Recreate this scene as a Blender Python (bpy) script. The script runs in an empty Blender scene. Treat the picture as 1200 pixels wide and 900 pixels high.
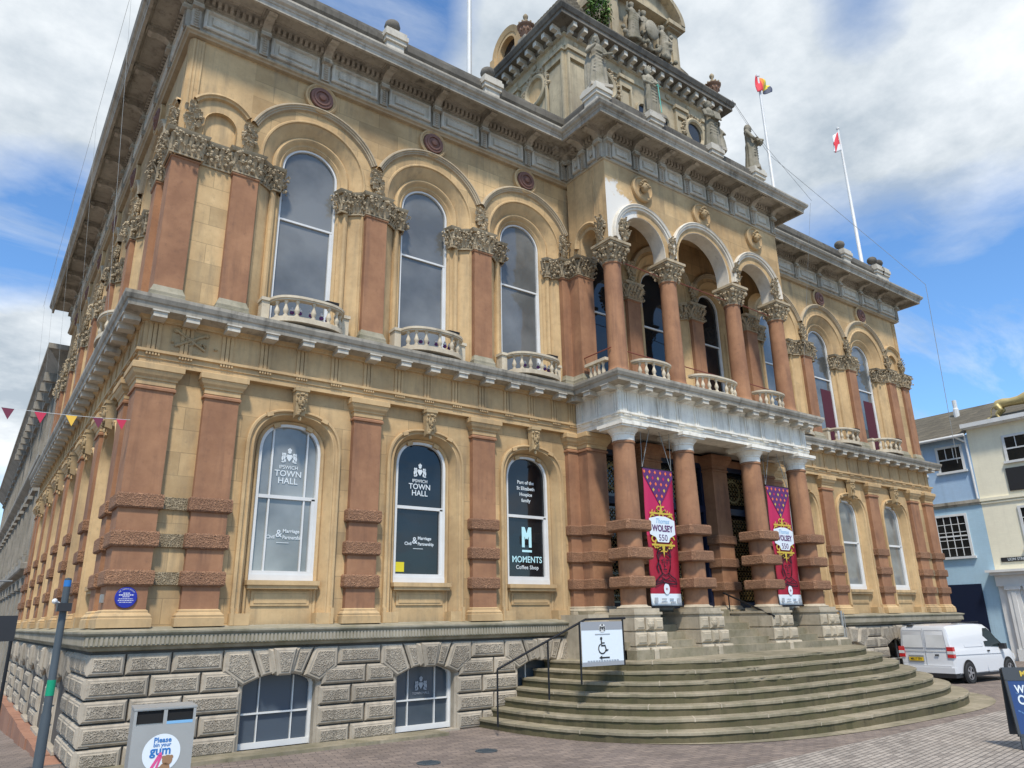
import bpy, bmesh, math, random
from mathutils import Vector, Matrix, noise
R = math.radians
PI = math.pi
S = bpy.context.scene

# ------------------------------------------------------------------ camera
cam_d = bpy.data.cameras.new('camera'); cam = bpy.data.objects.new('camera', cam_d)
S.collection.objects.link(cam); S.camera = cam
cam_d.sensor_width = 36.0; cam_d.lens = 859.511 / 1200 * 36; cam_d.clip_start = 0.05; cam_d.clip_end = 3000
yaw, pit, rol = 0.631810, 0.309703, -0.017607
fw = Vector((math.sin(yaw)*math.cos(pit), math.cos(yaw)*math.cos(pit), math.sin(pit)))
r0 = Vector((math.cos(yaw), -math.sin(yaw), 0)); u0 = r0.cross(fw)
rr = r0*math.cos(rol) + u0*math.sin(rol); uu = -r0*math.sin(rol) + u0*math.cos(rol)
M4 = Matrix((rr, uu, -fw)).transposed().to_4x4(); M4.translation = Vector((-1.7286, -12.5, 1.8957))
cam.matrix_world = M4

# ------------------------------------------------------------------ world, sun, exposure
SUN_EL, SUN_AZ = R(57), R(212)      # azimuth clockwise from +Y
W = bpy.data.worlds.new('World'); S.world = W; W.use_nodes = True
wn = W.node_tree.nodes; wl = W.node_tree.links; wn.clear()
def N(t, tree=None, **kw):
    n = (tree or wn).new(t)
    for k, v in kw.items(): setattr(n, k, v)
    return n
out = N('ShaderNodeOutputWorld'); bg = N('ShaderNodeBackground'); bg.inputs['Strength'].default_value = 0.09
sky = N('ShaderNodeTexSky', sky_type='NISHITA'); sky.sun_disc = False
sky.sun_elevation = SUN_EL; sky.sun_rotation = SUN_AZ; sky.altitude = 20; sky.air_density = 1.0; sky.dust_density = 0.6; sky.ozone_density = 1.6
tc = N('ShaderNodeTexCoord'); sep = N('ShaderNodeSeparateXYZ'); wl.new(tc.outputs['Generated'], sep.inputs[0])
def wmath(op, a, b=None):
    m = N('ShaderNodeMath', operation=op)
    for i, v in enumerate((a, b)):
        if v is None: continue
        if isinstance(v, (int, float)): m.inputs[i].default_value = v
        else: wl.new(v, m.inputs[i])
    return m.outputs[0]
zc = wmath('ADD', wmath('MAXIMUM', sep.outputs[2], 0.0), 0.16)
cx = wmath('DIVIDE', sep.outputs[0], zc); cy = wmath('DIVIDE', sep.outputs[1], zc)
cmb = N('ShaderNodeCombineXYZ'); wl.new(cx, cmb.inputs[0]); wl.new(cy, cmb.inputs[1])
nz = N('ShaderNodeTexNoise'); nz.inputs['Scale'].default_value = 0.85; nz.inputs['Detail'].default_value = 13; nz.inputs['Roughness'].default_value = 0.60; nz.inputs['Distortion'].default_value = 0.15
mp = N('ShaderNodeMapping'); mp.inputs['Location'].default_value = (3.1, 1.7, 0.0); mp.inputs['Rotation'].default_value = (0, 0, 0.6)
wl.new(cmb.outputs[0], mp.inputs['Vector']); wl.new(mp.outputs[0], nz.inputs['Vector'])
# broad cloud banks: a soft bias towards / away from given sky directions
def dirv(px, py):
    F = 859.511
    d = fw + rr*((px-600)/F) - uu*((py-450)/F)
    return d.normalized()
bias = None
for px, py, k, tight in ((40, 130, .36, 14), (900, 90, .30, 12), (1060, 170, .16, 20), (690, 60, .20, 60), (1180, 330, -.40, 22), (1090, 430, -.16, 40), (1000, 0, -.46, 260), (960, 290, -.14, 120), (50, 290, -.50, 130),
                         (450, 10, -.55, 150), (20, 430, .30, 260), (1130, 320, .10, 200), (1050, 490, .10, 300), (600, -500, .10, 8), (-300, 300, .10, 6), (20, 530, -.1, 300), (900, -700, .08, 6), (1180, 60, .16, 30)):
    d = dirv(px, py)
    dp = N('ShaderNodeVectorMath', operation='DOT_PRODUCT'); wl.new(tc.outputs['Generated'], dp.inputs[0]); dp.inputs[1].default_value = d
    g = wmath('MULTIPLY', wmath('POWER', wmath('MAXIMUM', dp.outputs['Value'], 0.0), tight), k)
    bias = g if bias is None else wmath('ADD', bias, g)
dens = wmath('ADD', nz.outputs['Fac'], bias)
ramp = N('ShaderNodeValToRGB'); ramp.color_ramp.elements[0].position = 0.50; ramp.color_ramp.elements[1].position = 0.72
wl.new(dens, ramp.inputs[0])
mpw = N('ShaderNodeMapping'); mpw.inputs['Rotation'].default_value = (0, 0, -.5); mpw.inputs['Scale'].default_value = (.9, 3.4, 1); wl.new(cmb.outputs[0], mpw.inputs['Vector'])
nw = N('ShaderNodeTexNoise'); nw.inputs['Scale'].default_value = 1.3; nw.inputs['Detail'].default_value = 12; nw.inputs['Roughness'].default_value = .62; nw.inputs['Distortion'].default_value = .5; wl.new(mpw.outputs[0], nw.inputs['Vector'])
wr_ = N('ShaderNodeMapRange'); wr_.inputs[1].default_value = .48; wr_.inputs[2].default_value = .74; wr_.inputs[3].default_value = 0; wr_.inputs[4].default_value = .62; wl.new(nw.outputs['Fac'], wr_.inputs[0])
nz2 = N('ShaderNodeTexNoise'); nz2.inputs['Scale'].default_value = 2.1; nz2.inputs['Detail'].default_value = 10; nz2.inputs['Roughness'].default_value = 0.6
mp2 = N('ShaderNodeMapping'); mp2.inputs['Location'].default_value = (7.3, 4.4, 0); wl.new(cmb.outputs[0], mp2.inputs['Vector']); wl.new(mp2.outputs[0], nz2.inputs['Vector'])
cr2 = N('ShaderNodeValToRGB'); cr2.color_ramp.elements[0].position = 0.38; cr2.color_ramp.elements[1].position = 0.60
cr2.color_ramp.elements[0].color = (4.3, 5.0, 5.7, 1); cr2.color_ramp.elements[1].color = (8.6, 9.0, 9.3, 1)
wl.new(nz2.outputs['Fac'], cr2.inputs[0])
tint = N('ShaderNodeMix', data_type='RGBA', blend_type='MULTIPLY'); tint.inputs[0].default_value = 1.0
wl.new(sky.outputs[0], tint.inputs['A']); tint.inputs['B'].default_value = (1.12, 1.58, 1.95, 1)
cover = wmath('MAXIMUM', ramp.outputs[0], wr_.outputs[0])
mx = N('ShaderNodeMix', data_type='RGBA'); wl.new(cover, mx.inputs[0]); wl.new(tint.outputs['Result'], mx.inputs['A']); wl.new(cr2.outputs[0], mx.inputs['B'])
wl.new(mx.outputs['Result'], bg.inputs[0]); wl.new(bg.outputs[0], out.inputs[0])

sd = bpy.data.lights.new('sun', 'SUN'); sun = bpy.data.objects.new('sun', sd); S.collection.objects.link(sun)
sd.energy = 3.3; sd.angle = R(6); sd.color = (1.0, 0.92, 0.80)
sdir = Vector((math.sin(SUN_AZ)*math.cos(SUN_EL), math.cos(SUN_AZ)*math.cos(SUN_EL), math.sin(SUN_EL)))
sun.rotation_euler = sdir.to_track_quat('Z', 'Y').to_euler(); sun.location = sdir*60
S.view_settings.view_transform = 'Standard'; S.view_settings.look = 'None'; S.view_settings.exposure = 0.38; S.view_settings.gamma = 1.0
S.view_settings.use_curve_mapping = False

# ------------------------------------------------------------------ materials
MATS = {}
def mat_base(name):
    m = bpy.data.materials.new(name); m.use_nodes = True; nt = m.node_tree; nt.nodes.clear()
    o = nt.nodes.new('ShaderNodeOutputMaterial'); b = nt.nodes.new('ShaderNodeBsdfPrincipled'); nt.links.new(b.outputs[0], o.inputs[0])
    MATS[name] = m
    return m, nt, b
def plain(name, col, rough=.6, metal=0, spec=.5, coat=0, bump=0, bscale=60, var=0, emis=0):
    m, nt, b = mat_base(name)
    b.inputs['Base Color'].default_value = (*col, 1); b.inputs['Roughness'].default_value = rough; b.inputs['Metallic'].default_value = metal
    b.inputs['Specular IOR Level'].default_value = spec; b.inputs['Coat Weight'].default_value = coat
    if emis: b.inputs['Emission Color'].default_value = (*col, 1); b.inputs['Emission Strength'].default_value = emis
    if bump or var:
        g = nt.nodes.new('ShaderNodeNewGeometry'); n = nt.nodes.new('ShaderNodeTexNoise'); n.inputs['Scale'].default_value = bscale; n.inputs['Detail'].default_value = 6
        nt.links.new(g.outputs['Position'], n.inputs['Vector'])
        if bump:
            bp = nt.nodes.new('ShaderNodeBump'); bp.inputs['Strength'].default_value = bump; bp.inputs['Distance'].default_value = .01
            nt.links.new(n.outputs['Fac'], bp.inputs['Height']); nt.links.new(bp.outputs[0], b.inputs['Normal'])
        if var:
            n2 = nt.nodes.new('ShaderNodeTexNoise'); n2.inputs['Scale'].default_value = 2.3; n2.inputs['Detail'].default_value = 8; nt.links.new(g.outputs['Position'], n2.inputs['Vector'])
            mr = nt.nodes.new('ShaderNodeMapRange'); mr.inputs[1].default_value = .3; mr.inputs[2].default_value = .7; mr.inputs[3].default_value = 1-var; mr.inputs[4].default_value = 1+var*.6
            nt.links.new(n2.outputs['Fac'], mr.inputs[0])
            mm = nt.nodes.new('ShaderNodeMix'); mm.data_type = 'RGBA'; mm.blend_type = 'MULTIPLY'; mm.inputs[0].default_value = 1; mm.inputs['A'].default_value = (*col, 1)
            nt.links.new(mr.outputs[0], mm.inputs['B']); nt.links.new(mm.outputs['Result'], b.inputs['Base Color'])
    return m
def stone(name, c1, c2, stain=(.1, .095, .085), st=.5, streak=.6, joints=None, worm=0, rough=.88, bump=.35, moss=0, jvar=True, jdark=.55, big=.55, wormcol=.45, spots=0, patch=None):
    """Weathered masonry: two tones, vertical dirt streaks, optional ashlar joints, vermiculation and moss."""
    m, nt, b = mat_base(name); L = nt.links.new
    def nd(t, **kw):
        n = nt.nodes.new(t)
        for k, v in kw.items(): setattr(n, k, v)
        return n
    def noise_(vec, sc, det=6, ro=.6):
        n = nd('ShaderNodeTexNoise'); n.inputs['Scale'].default_value = sc; n.inputs['Detail'].default_value = det; n.inputs['Roughness'].default_value = ro; L(vec, n.inputs['Vector']); return n.outputs['Fac']
    def rng(v, a, b_, c=0., d=1.):
        r = nd('ShaderNodeMapRange'); L(v, r.inputs[0])
        for i, x in enumerate((a, b_, c, d)): r.inputs[i+1].default_value = x
        return r.outputs[0]
    def mix(f, a, b_, bt='MIX'):
        x = nd('ShaderNodeMix', data_type='RGBA', blend_type=bt)
        for s, v in ((x.inputs[0], f), (x.inputs['A'], a), (x.inputs['B'], b_)):
            if isinstance(v, (int, float)): s.default_value = v
            elif isinstance(v, tuple): s.default_value = (*v, 1)
            else: L(v, s)
        return x.outputs['Result']
    def mth(op, a, b_=None):
        x = nd('ShaderNodeMath', operation=op)
        for i, v in enumerate((a, b_)):
            if v is None: continue
            if isinstance(v, (int, float)): x.inputs[i].default_value = v
            else: L(v, x.inputs[i])
        return x.outputs[0]
    g = nd('ShaderNodeNewGeometry'); P = g.outputs['Position']
    sp = nd('ShaderNodeSeparateXYZ'); L(P, sp.inputs[0])
    wall = nd('ShaderNodeCombineXYZ'); L(mth('ADD', sp.outputs[0], sp.outputs[1]), wall.inputs[0]); L(sp.outputs[2], wall.inputs[1])
    col = mix(rng(noise_(P, big, 5, .62), .36, .64), c1, c2)
    col = mix(rng(noise_(P, 5.5, 7, .7), .35, .75, 0, .45 if jvar else .15), col, mix(1, col, (.66, .62, .58), 'MULTIPLY'))
    h = mth('MULTIPLY', noise_(P, 38, 5, .65), .5)
    if joints:
        bt = nd('ShaderNodeTexBrick'); bt.offset = .5; bt.inputs['Scale'].default_value = 1; bt.inputs['Brick Width'].default_value = joints[0]; bt.inputs['Row Height'].default_value = joints[1]
        bt.inputs['Mortar Size'].default_value = joints[2] if len(joints) > 2 else .006; bt.inputs['Mortar Smooth'].default_value = .4; bt.inputs['Bias'].default_value = 0
        bt.inputs['Color1'].default_value = (.80, .79, .78, 1) if jvar else (1, 1, 1, 1); bt.inputs['Color2'].default_value = (1.12, 1.09, 1.05, 1) if jvar else (1.03, 1.03, 1.03, 1); bt.inputs['Mortar'].default_value = (jdark, jdark, jdark, 1)
        L(wall.outputs[0], bt.inputs['Vector']); col = mix(1, col, bt.outputs['Color'], 'MULTIPLY')
        h = mth('SUBTRACT', h, mth('MULTIPLY', bt.outputs['Fac'], .6))
    if streak:
        s2 = nd('ShaderNodeVectorMath', operation='MULTIPLY'); L(P, s2.inputs[0]); s2.inputs[1].default_value = (3.2, 3.2, .28)
        f = mth('MULTIPLY', rng(noise_(s2.outputs[0], 1.6, 8, .66), .48, .74), rng(noise_(P, .8, 3), .35, .6))
        col = mix(mth('MULTIPLY', f, streak), col, stain)
    if st:
        col = mix(mth('MULTIPLY', rng(noise_(P, 9, 9, .72), .55, .8), st), col, stain)
    if spots:
        col = mix(mth('MULTIPLY', rng(noise_(P, 3.2, 8, .75), .56, .66), spots), col, (.62, .60, .55))
    if patch:
        vz = nd('ShaderNodeVectorMath', operation='DISTANCE'); L(P, vz.inputs[0]); vz.inputs[1].default_value = patch[0]
        f = rng(mth('ADD', vz.outputs['Value'], mth('MULTIPLY', noise_(P, 2.6, 6, .7), 1.6)), patch[1]+.75, patch[1]+.9, 1., 0.)
        col = mix(f, col, (.70, .67, .61))
    if moss:
        col = mix(mth('MULTIPLY', rng(noise_(P, 2.2, 9, .72), .44, .68), moss), col, (.10, .10, .04))
    if worm:
        v = nd('ShaderNodeTexVoronoi', feature='DISTANCE_TO_EDGE'); v.inputs['Scale'].default_value = worm
        dn = nd('ShaderNodeTexNoise'); dn.inputs['Scale'].default_value = 9; L(P, dn.inputs['Vector'])
        ad = nd('ShaderNodeVectorMath', operation='MULTIPLY_ADD'); L(dn.outputs['Color'], ad.inputs[0]); ad.inputs[1].default_value = (.12, .12, .12); L(P, ad.inputs[2]); L(ad.outputs[0], v.inputs['Vector'])
        e = rng(v.outputs['Distance'], .05, .22)
        h = mth('ADD', h, mth('MULTIPLY', e, -4.5)); 
        col = mix(mth('MULTIPLY', e, wormcol), col, stain)
    bp = nd('ShaderNodeBump'); bp.inputs['Strength'].default_value = bump; bp.inputs['Distance'].default_value = .012 if worm else .006
    L(h, bp.inputs['Height']); L(bp.outputs[0], b.inputs['Normal'])
    L(col, b.inputs['Base Color']); b.inputs['Roughness'].default_value = rough; b.inputs['Specular IOR Level'].default_value = .25
    return m
OC1, OC2 = (.62,.45,.245), (.42,.285,.145)
stone('ochre', OC1, OC2, stain=(.22,.17,.11), st=.6, streak=1.0, joints=(.92,.38,.007), jdark=.68)
stone('hood_stone', (.50,.41,.28), (.36,.29,.20), stain=(.13,.105,.075), st=.6, streak=.6)
stone('ochre_trim', (.63,.445,.235), (.43,.295,.155), stain=(.2,.16,.11), st=.5, streak=.8)
stone('baluster_stone', (.66,.58,.44), (.50,.43,.32), stain=(.14,.12,.09), st=.5, streak=.6)
stone('ochre_patched', OC1, OC2, stain=(.22, .17, .11), st=.35, streak=.6, joints=(1.05, .42, .007), jdark=.72, patch=((9.35, -1.4, 11.0), .95))
stone('pale_arch', (.76,.72,.63), (.60,.53,.42), stain=(.2, .17, .13), st=.4, streak=.5, spots=.5)
stone('terracotta', (.39,.205,.112), (.275,.14,.08), stain=(.14,.078,.055), st=.65, streak=.85, bump=.4, big=1.1)
stone('terracotta_worm', (.43,.235,.135), (.32,.175,.105), stain=(.12,.065,.045), st=.3, streak=.3, worm=27, bump=.7)
stone('ochre_worm', (.46,.37,.24), (.38,.31,.20), stain=(.11,.085,.055), st=.4, streak=.3, worm=24, bump=.9)
stone('grey_stone', (.50,.455,.375), (.31,.28,.225), stain=(.06,.052,.044), st=.7, streak=.9, bump=.4)
stone('flute_stone', (.42,.38,.30), (.30,.27,.21), stain=(.09,.08,.06), st=.5, streak=.5, moss=.15)
stone('pale_grey_stone', (.64,.60,.51), (.49,.455,.385), stain=(.12,.105,.09), st=.5, streak=.7)
stone('white_stone', (.90,.86,.76), (.78,.745,.655), stain=(.20,.18,.15), st=.5, streak=.8)
stone('dark_stone', (.22,.20,.165), (.13,.118,.10), stain=(.03,.028,.025), st=.8, streak=.9, bump=.5)
stone('carved_stone', (.56,.46,.31), (.33,.265,.175), stain=(.05,.04,.03), st=.8, streak=.4, bump=.7)
stone('carved_ochre', (.50, .37, .20), (.36, .27, .16), stain=(.10, .075, .05), st=.7, streak=.3, bump=.6)
stone('basement_stone', (.51,.445,.35), (.33,.29,.23), stain=(.10,.085,.065), st=.6, streak=.6, bump=.5)
stone('basement_worm', (.54,.475,.375), (.36,.315,.25), stain=(.10,.085,.065), st=.6, streak=.6, worm=26, bump=.7, wormcol=.32)
stone('basement_joint', (.13, .115, .095), (.09, .08, .07), st=.3, streak=.3)
stone('red_plinth', (.38, .20, .13), (.29, .15, .10), stain=(.12, .08, .06), st=.6, streak=.5, bump=.8)
stone('ledge_stone', (.38,.345,.26), (.27,.245,.18), stain=(.09,.085,.06), st=.5, streak=.5, moss=.45)
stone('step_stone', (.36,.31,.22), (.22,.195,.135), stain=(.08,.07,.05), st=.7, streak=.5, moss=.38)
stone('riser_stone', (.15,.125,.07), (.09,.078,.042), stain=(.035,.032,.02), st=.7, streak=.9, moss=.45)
stone('porch_stone', (.52,.45,.34), (.38,.325,.24), stain=(.12, .105, .08), st=.5, streak=.6, moss=.15)
stone('tower_stone', (.53,.445,.295), (.33,.275,.19), stain=(.10, .095, .08), st=.55, streak=.85)
stone('statue_stone', (.40,.36,.28), (.21,.19,.145), stain=(.05,.05,.035), st=.9, streak=.7, moss=.25, bump=.6)
stone('slate', (.15,.135,.105), (.10,.09,.07), stain=(.17, .15, .09), st=.5, streak=.3, joints=(.28, .2, .012), jdark=.5)
stone('office_stone', (.36,.33,.28), (.25,.23,.19), stain=(.07, .07, .068), st=.5, streak=.9)
stone('paint_blue', (.40,.54,.70), (.36,.50,.66), stain=(.24,.32,.40), st=.2, streak=.35, joints=(.225,.075,.003), jdark=.92, jvar=False)
stone('paint_blue_low', (.42,.58,.68), (.37,.53,.63), stain=(.24,.32,.38), st=.25, streak=.4, joints=(.225,.075,.003), jdark=.92, jvar=False)
stone('paint_cream', (.86,.80,.62), (.80,.745,.575), stain=(.5,.45,.34), st=.1, streak=.2, joints=(.225,.075,.003), jdark=.96, jvar=False)
plain('white_paint', (.66,.66,.64), .45, var=.10); plain('white_van', (.66,.67,.68), .25, coat=.6)
plain('stone_white_wall', (.70, .69, .66), .6, var=.08)
plain('black_metal', (.015, .015, .017), .4, metal=.3); plain('black_plastic', (.02, .02, .022), .5); plain('tyre', (.02, .02, .02), .8)
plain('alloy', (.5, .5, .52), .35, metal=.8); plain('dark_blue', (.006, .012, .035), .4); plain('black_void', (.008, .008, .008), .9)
plain('gold', (.50,.40,.18), .5, metal=.5, bump=.4, bscale=20); plain('gilded_grille', (.20, .14, .05), .45, metal=.6)
plain('grey_metal', (.30, .31, .30), .5, metal=.2, var=.12); plain('bin_metal', (.40, .40, .38), .45, metal=.35, var=.1, bump=.1)
plain('pole_grey', (.06,.075,.085), .5, var=.15); plain('sign_white', (.70, .76, .80), .4); plain('sign_grey', (.30, .31, .33), .4)
plain('ink', (.02, .02, .022), .5); plain('ink_grey', (.35, .37, .40), .5); plain('green_sticker', (.0, .28, .14), .5)
plain('blue_plaque', (.012, .022, .30), .3); plain('white_letter', (.62,.67,.69), .5); plain('cyan_letter', (.50, .80, .85), .5)
plain('faded_letter', (.55, .56, .66), .5)
plain('magenta', (.48,.012,.085), .55, var=.08); plain('crimson', (.34,.007,.028), .55, var=.1); plain('purple_cloth', (.10,.02,.12), .6); plain('curtain_maroon', (.07,.008,.02), .8); plain('orange_motif', (.75, .16, .05), .6); plain('gold_motif', (.55, .40, .05), .6)
plain('banner_ink', (.035,.005,.012), .6); plain('number_plate', (.75, .50, .02), .4); plain('lamp_red', (.55, .01, .015), .15, coat=1); plain('lamp_clear', (.65, .66, .66), .15, coat=1)
plain('bunting_maroon', (.14,.018,.045), .7); plain('bunting_pink', (.46,.02,.06), .7); plain('bunting_yellow', (.70, .42, .05), .7)
plain('flag_red', (.65, .03, .05), .7); plain('flag_yellow', (.75, .60, .05), .7); plain('flag_orange', (.75, .25, .03), .7); plain('flag_dark', (.05, .06, .10), .7); plain('flag_white', (.75, .75, .75), .7)
plain('foliage', (.07,.16,.02), .7, var=.3); plain('foliage_light', (.15,.28,.04), .7, var=.3)
plain('urn_terracotta', (.27,.155,.10), .8, bump=.5, var=.25); plain('roundel_red', (.20, .10, .075), .8, bump=.3, var=.2)
plain('blue_film', (.065,.085,.11), .2); plain('blind', (.20, .22, .23), .6); plain('board_blue', (.02, .05, .16), .3); plain('board_blue_light', (.10, .20, .38), .3); plain('board_frame', (.045, .05, .055), .5)
plain('copper_green', (.12, .42, .34), .6); plain('sticker_blue', (.02, .16, .45), .5); plain('sticker_pink', (.65, .08, .25), .5); plain('fur_brown', (.30, .17, .09), .8); plain('light_blue', (.2, .42, .65), .5)
plain('rust_rail', (.20, .05, .03), .6); plain('purple_bulb', (.10, .02, .16), .4); plain('bulb_white', (.7, .7, .72), .4); plain('warm_lamp', (1.0, .65, .12), .4, emis=2.0); plain('yellow_card', (.65, .55, .02), .6)
def glass(name, col, rough=.04, spec=.6, wob=.15, var=0):
    m, nt, b = mat_base(name); L = nt.links.new
    b.inputs['Base Color'].default_value = (*col, 1); b.inputs['Roughness'].default_value = rough; b.inputs['Specular IOR Level'].default_value = spec; b.inputs['IOR'].default_value = 1.5
    g = nt.nodes.new('ShaderNodeNewGeometry'); n = nt.nodes.new('ShaderNodeTexNoise'); n.inputs['Scale'].default_value = 1.7; n.inputs['Detail'].default_value = 2; L(g.outputs['Position'], n.inputs['Vector'])
    bp = nt.nodes.new('ShaderNodeBump'); bp.inputs['Strength'].default_value = wob; bp.inputs['Distance'].default_value = .02; L(n.outputs['Fac'], bp.inputs['Height']); L(bp.outputs[0], b.inputs['Normal'])
    if var:
        n2 = nt.nodes.new('ShaderNodeTexNoise'); n2.inputs['Scale'].default_value = .9; n2.inputs['Detail'].default_value = 4; L(g.outputs['Position'], n2.inputs['Vector'])
        mr = nt.nodes.new('ShaderNodeMapRange'); mr.inputs[1].default_value = .35; mr.inputs[2].default_value = .65; mr.inputs[3].default_value = 1-var; mr.inputs[4].default_value = 1+var; L(n2.outputs['Fac'], mr.inputs[0])
        mm = nt.nodes.new('ShaderNodeMix'); mm.data_type = 'RGBA'; mm.blend_type = 'MULTIPLY'; mm.inputs[0].default_value = 1; mm.inputs['A'].default_value = (*col, 1); L(mr.outputs[0], mm.inputs['B']); L(mm.outputs['Result'], b.inputs['Base Color'])
glass('glass_dark', (.012, .014, .016), var=.4); glass('glass_grey', (.22,.23,.22), spec=.8, var=.35); glass('glass_upper', (.15,.153,.148), spec=.7, wob=.35, var=.3); glass('glass_film', (.06, .08, .10), .12, var=.2)
glass('glass_van', (.02, .03, .03), .05); glass('glass_pale', (.12, .13, .13), spec=1.0, var=.5)

def paving():
    m, nt, b = mat_base('brick_paving'); L = nt.links.new
    g = nt.nodes.new('ShaderNodeNewGeometry')
    mp = nt.nodes.new('ShaderNodeMapping'); mp.inputs['Rotation'].default_value = (0, 0, R(12)); L(g.outputs['Position'], mp.inputs['Vector'])
    bt = nt.nodes.new('ShaderNodeTexBrick'); bt.inputs['Scale'].default_value = 1; bt.inputs['Brick Width'].default_value = .21; bt.inputs['Row Height'].default_value = .105; bt.inputs['Mortar Size'].default_value = .006; bt.inputs['Bias'].default_value = 0
    bt.inputs['Color1'].default_value = (.25,.20,.165, 1); bt.inputs['Color2'].default_value = (.17,.138,.12, 1); bt.inputs['Mortar'].default_value = (.09, .075, .065, 1)
    L(mp.outputs[0], bt.inputs['Vector'])
    n = nt.nodes.new('ShaderNodeTexNoise'); n.inputs['Scale'].default_value = .9; n.inputs['Detail'].default_value = 9; n.inputs['Roughness'].default_value = .7; L(g.outputs['Position'], n.inputs['Vector'])
    mr = nt.nodes.new('ShaderNodeMapRange'); mr.inputs[1].default_value = .3; mr.inputs[2].default_value = .7; mr.inputs[3].default_value = .72; mr.inputs[4].default_value = 1.25; L(n.outputs['Fac'], mr.inputs[0])
    mm = nt.nodes.new('ShaderNodeMix'); mm.data_type = 'RGBA'; mm.blend_type = 'MULTIPLY'; mm.inputs[0].default_value = 1; L(bt.outputs['Color'], mm.inputs['A']); L(mr.outputs[0], mm.inputs['B'])
    # trodden chewing-gum spots
    v = nt.nodes.new('ShaderNodeTexVoronoi'); v.inputs['Scale'].default_value = 2.6; L(g.outputs['Position'], v.inputs['Vector'])
    sm = nt.nodes.new('ShaderNodeMapRange'); sm.inputs[1].default_value = .045; sm.inputs[2].default_value = .06; sm.inputs[3].default_value = .55; sm.inputs[4].default_value = 0; L(v.outputs['Distance'], sm.inputs[0])
    m3 = nt.nodes.new('ShaderNodeMix'); m3.data_type = 'RGBA'; L(sm.outputs[0], m3.inputs[0]); L(mm.outputs['Result'], m3.inputs['A']); m3.inputs['B'].default_value = (.30, .27, .25, 1)
    L(m3.outputs['Result'], b.inputs['Base Color'])
    bp = nt.nodes.new('ShaderNodeBump'); bp.inputs['Strength'].default_value = .5; bp.inputs['Distance'].default_value = .006; bp.invert = True; L(bt.outputs['Fac'], bp.inputs['Height']); L(bp.outputs[0], b.inputs['Normal'])
    b.inputs['Roughness'].default_value = .75; b.inputs['Specular IOR Level'].default_value = .3
paving()
def setts():
    m, nt, b = mat_base('stone_setts'); L = nt.links.new
    g = nt.nodes.new('ShaderNodeNewGeometry')
    mp = nt.nodes.new('ShaderNodeMapping'); mp.inputs['Rotation'].default_value = (0, 0, R(-8)); L(g.outputs['Position'], mp.inputs['Vector'])
    bt = nt.nodes.new('ShaderNodeTexBrick'); bt.inputs['Scale'].default_value = 1; bt.inputs['Brick Width'].default_value = .22; bt.inputs['Row Height'].default_value = .085; bt.inputs['Mortar Size'].default_value = .01; bt.inputs['Bias'].default_value = -.35
    bt.inputs['Color1'].default_value = (.37,.325,.275, 1); bt.inputs['Color2'].default_value = (.20,.17,.145, 1); bt.inputs['Mortar'].default_value = (.14, .125, .11, 1); L(mp.outputs[0], bt.inputs['Vector'])
    n = nt.nodes.new('ShaderNodeTexNoise'); n.inputs['Scale'].default_value = 1.6; n.inputs['Detail'].default_value = 9; n.inputs['Roughness'].default_value = .7; L(g.outputs['Position'], n.inputs['Vector'])
    mr = nt.nodes.new('ShaderNodeMapRange'); mr.inputs[1].default_value = .3; mr.inputs[2].default_value = .7; mr.inputs[3].default_value = .72; mr.inputs[4].default_value = 1.2; L(n.outputs['Fac'], mr.inputs[0])
    mm = nt.nodes.new('ShaderNodeMix'); mm.data_type = 'RGBA'; mm.blend_type = 'MULTIPLY'; mm.inputs[0].default_value = 1; L(bt.outputs['Color'], mm.inputs['A']); L(mr.outputs[0], mm.inputs['B']); L(mm.outputs['Result'], b.inputs['Base Color'])
    bp = nt.nodes.new('ShaderNodeBump'); bp.inputs['Strength'].default_value = .6; bp.inputs['Distance'].default_value = .008; bp.invert = True; L(bt.outputs['Fac'], bp.inputs['Height']); L(bp.outputs[0], b.inputs['Normal'])
    b.inputs['Roughness'].default_value = .75
setts()

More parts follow.
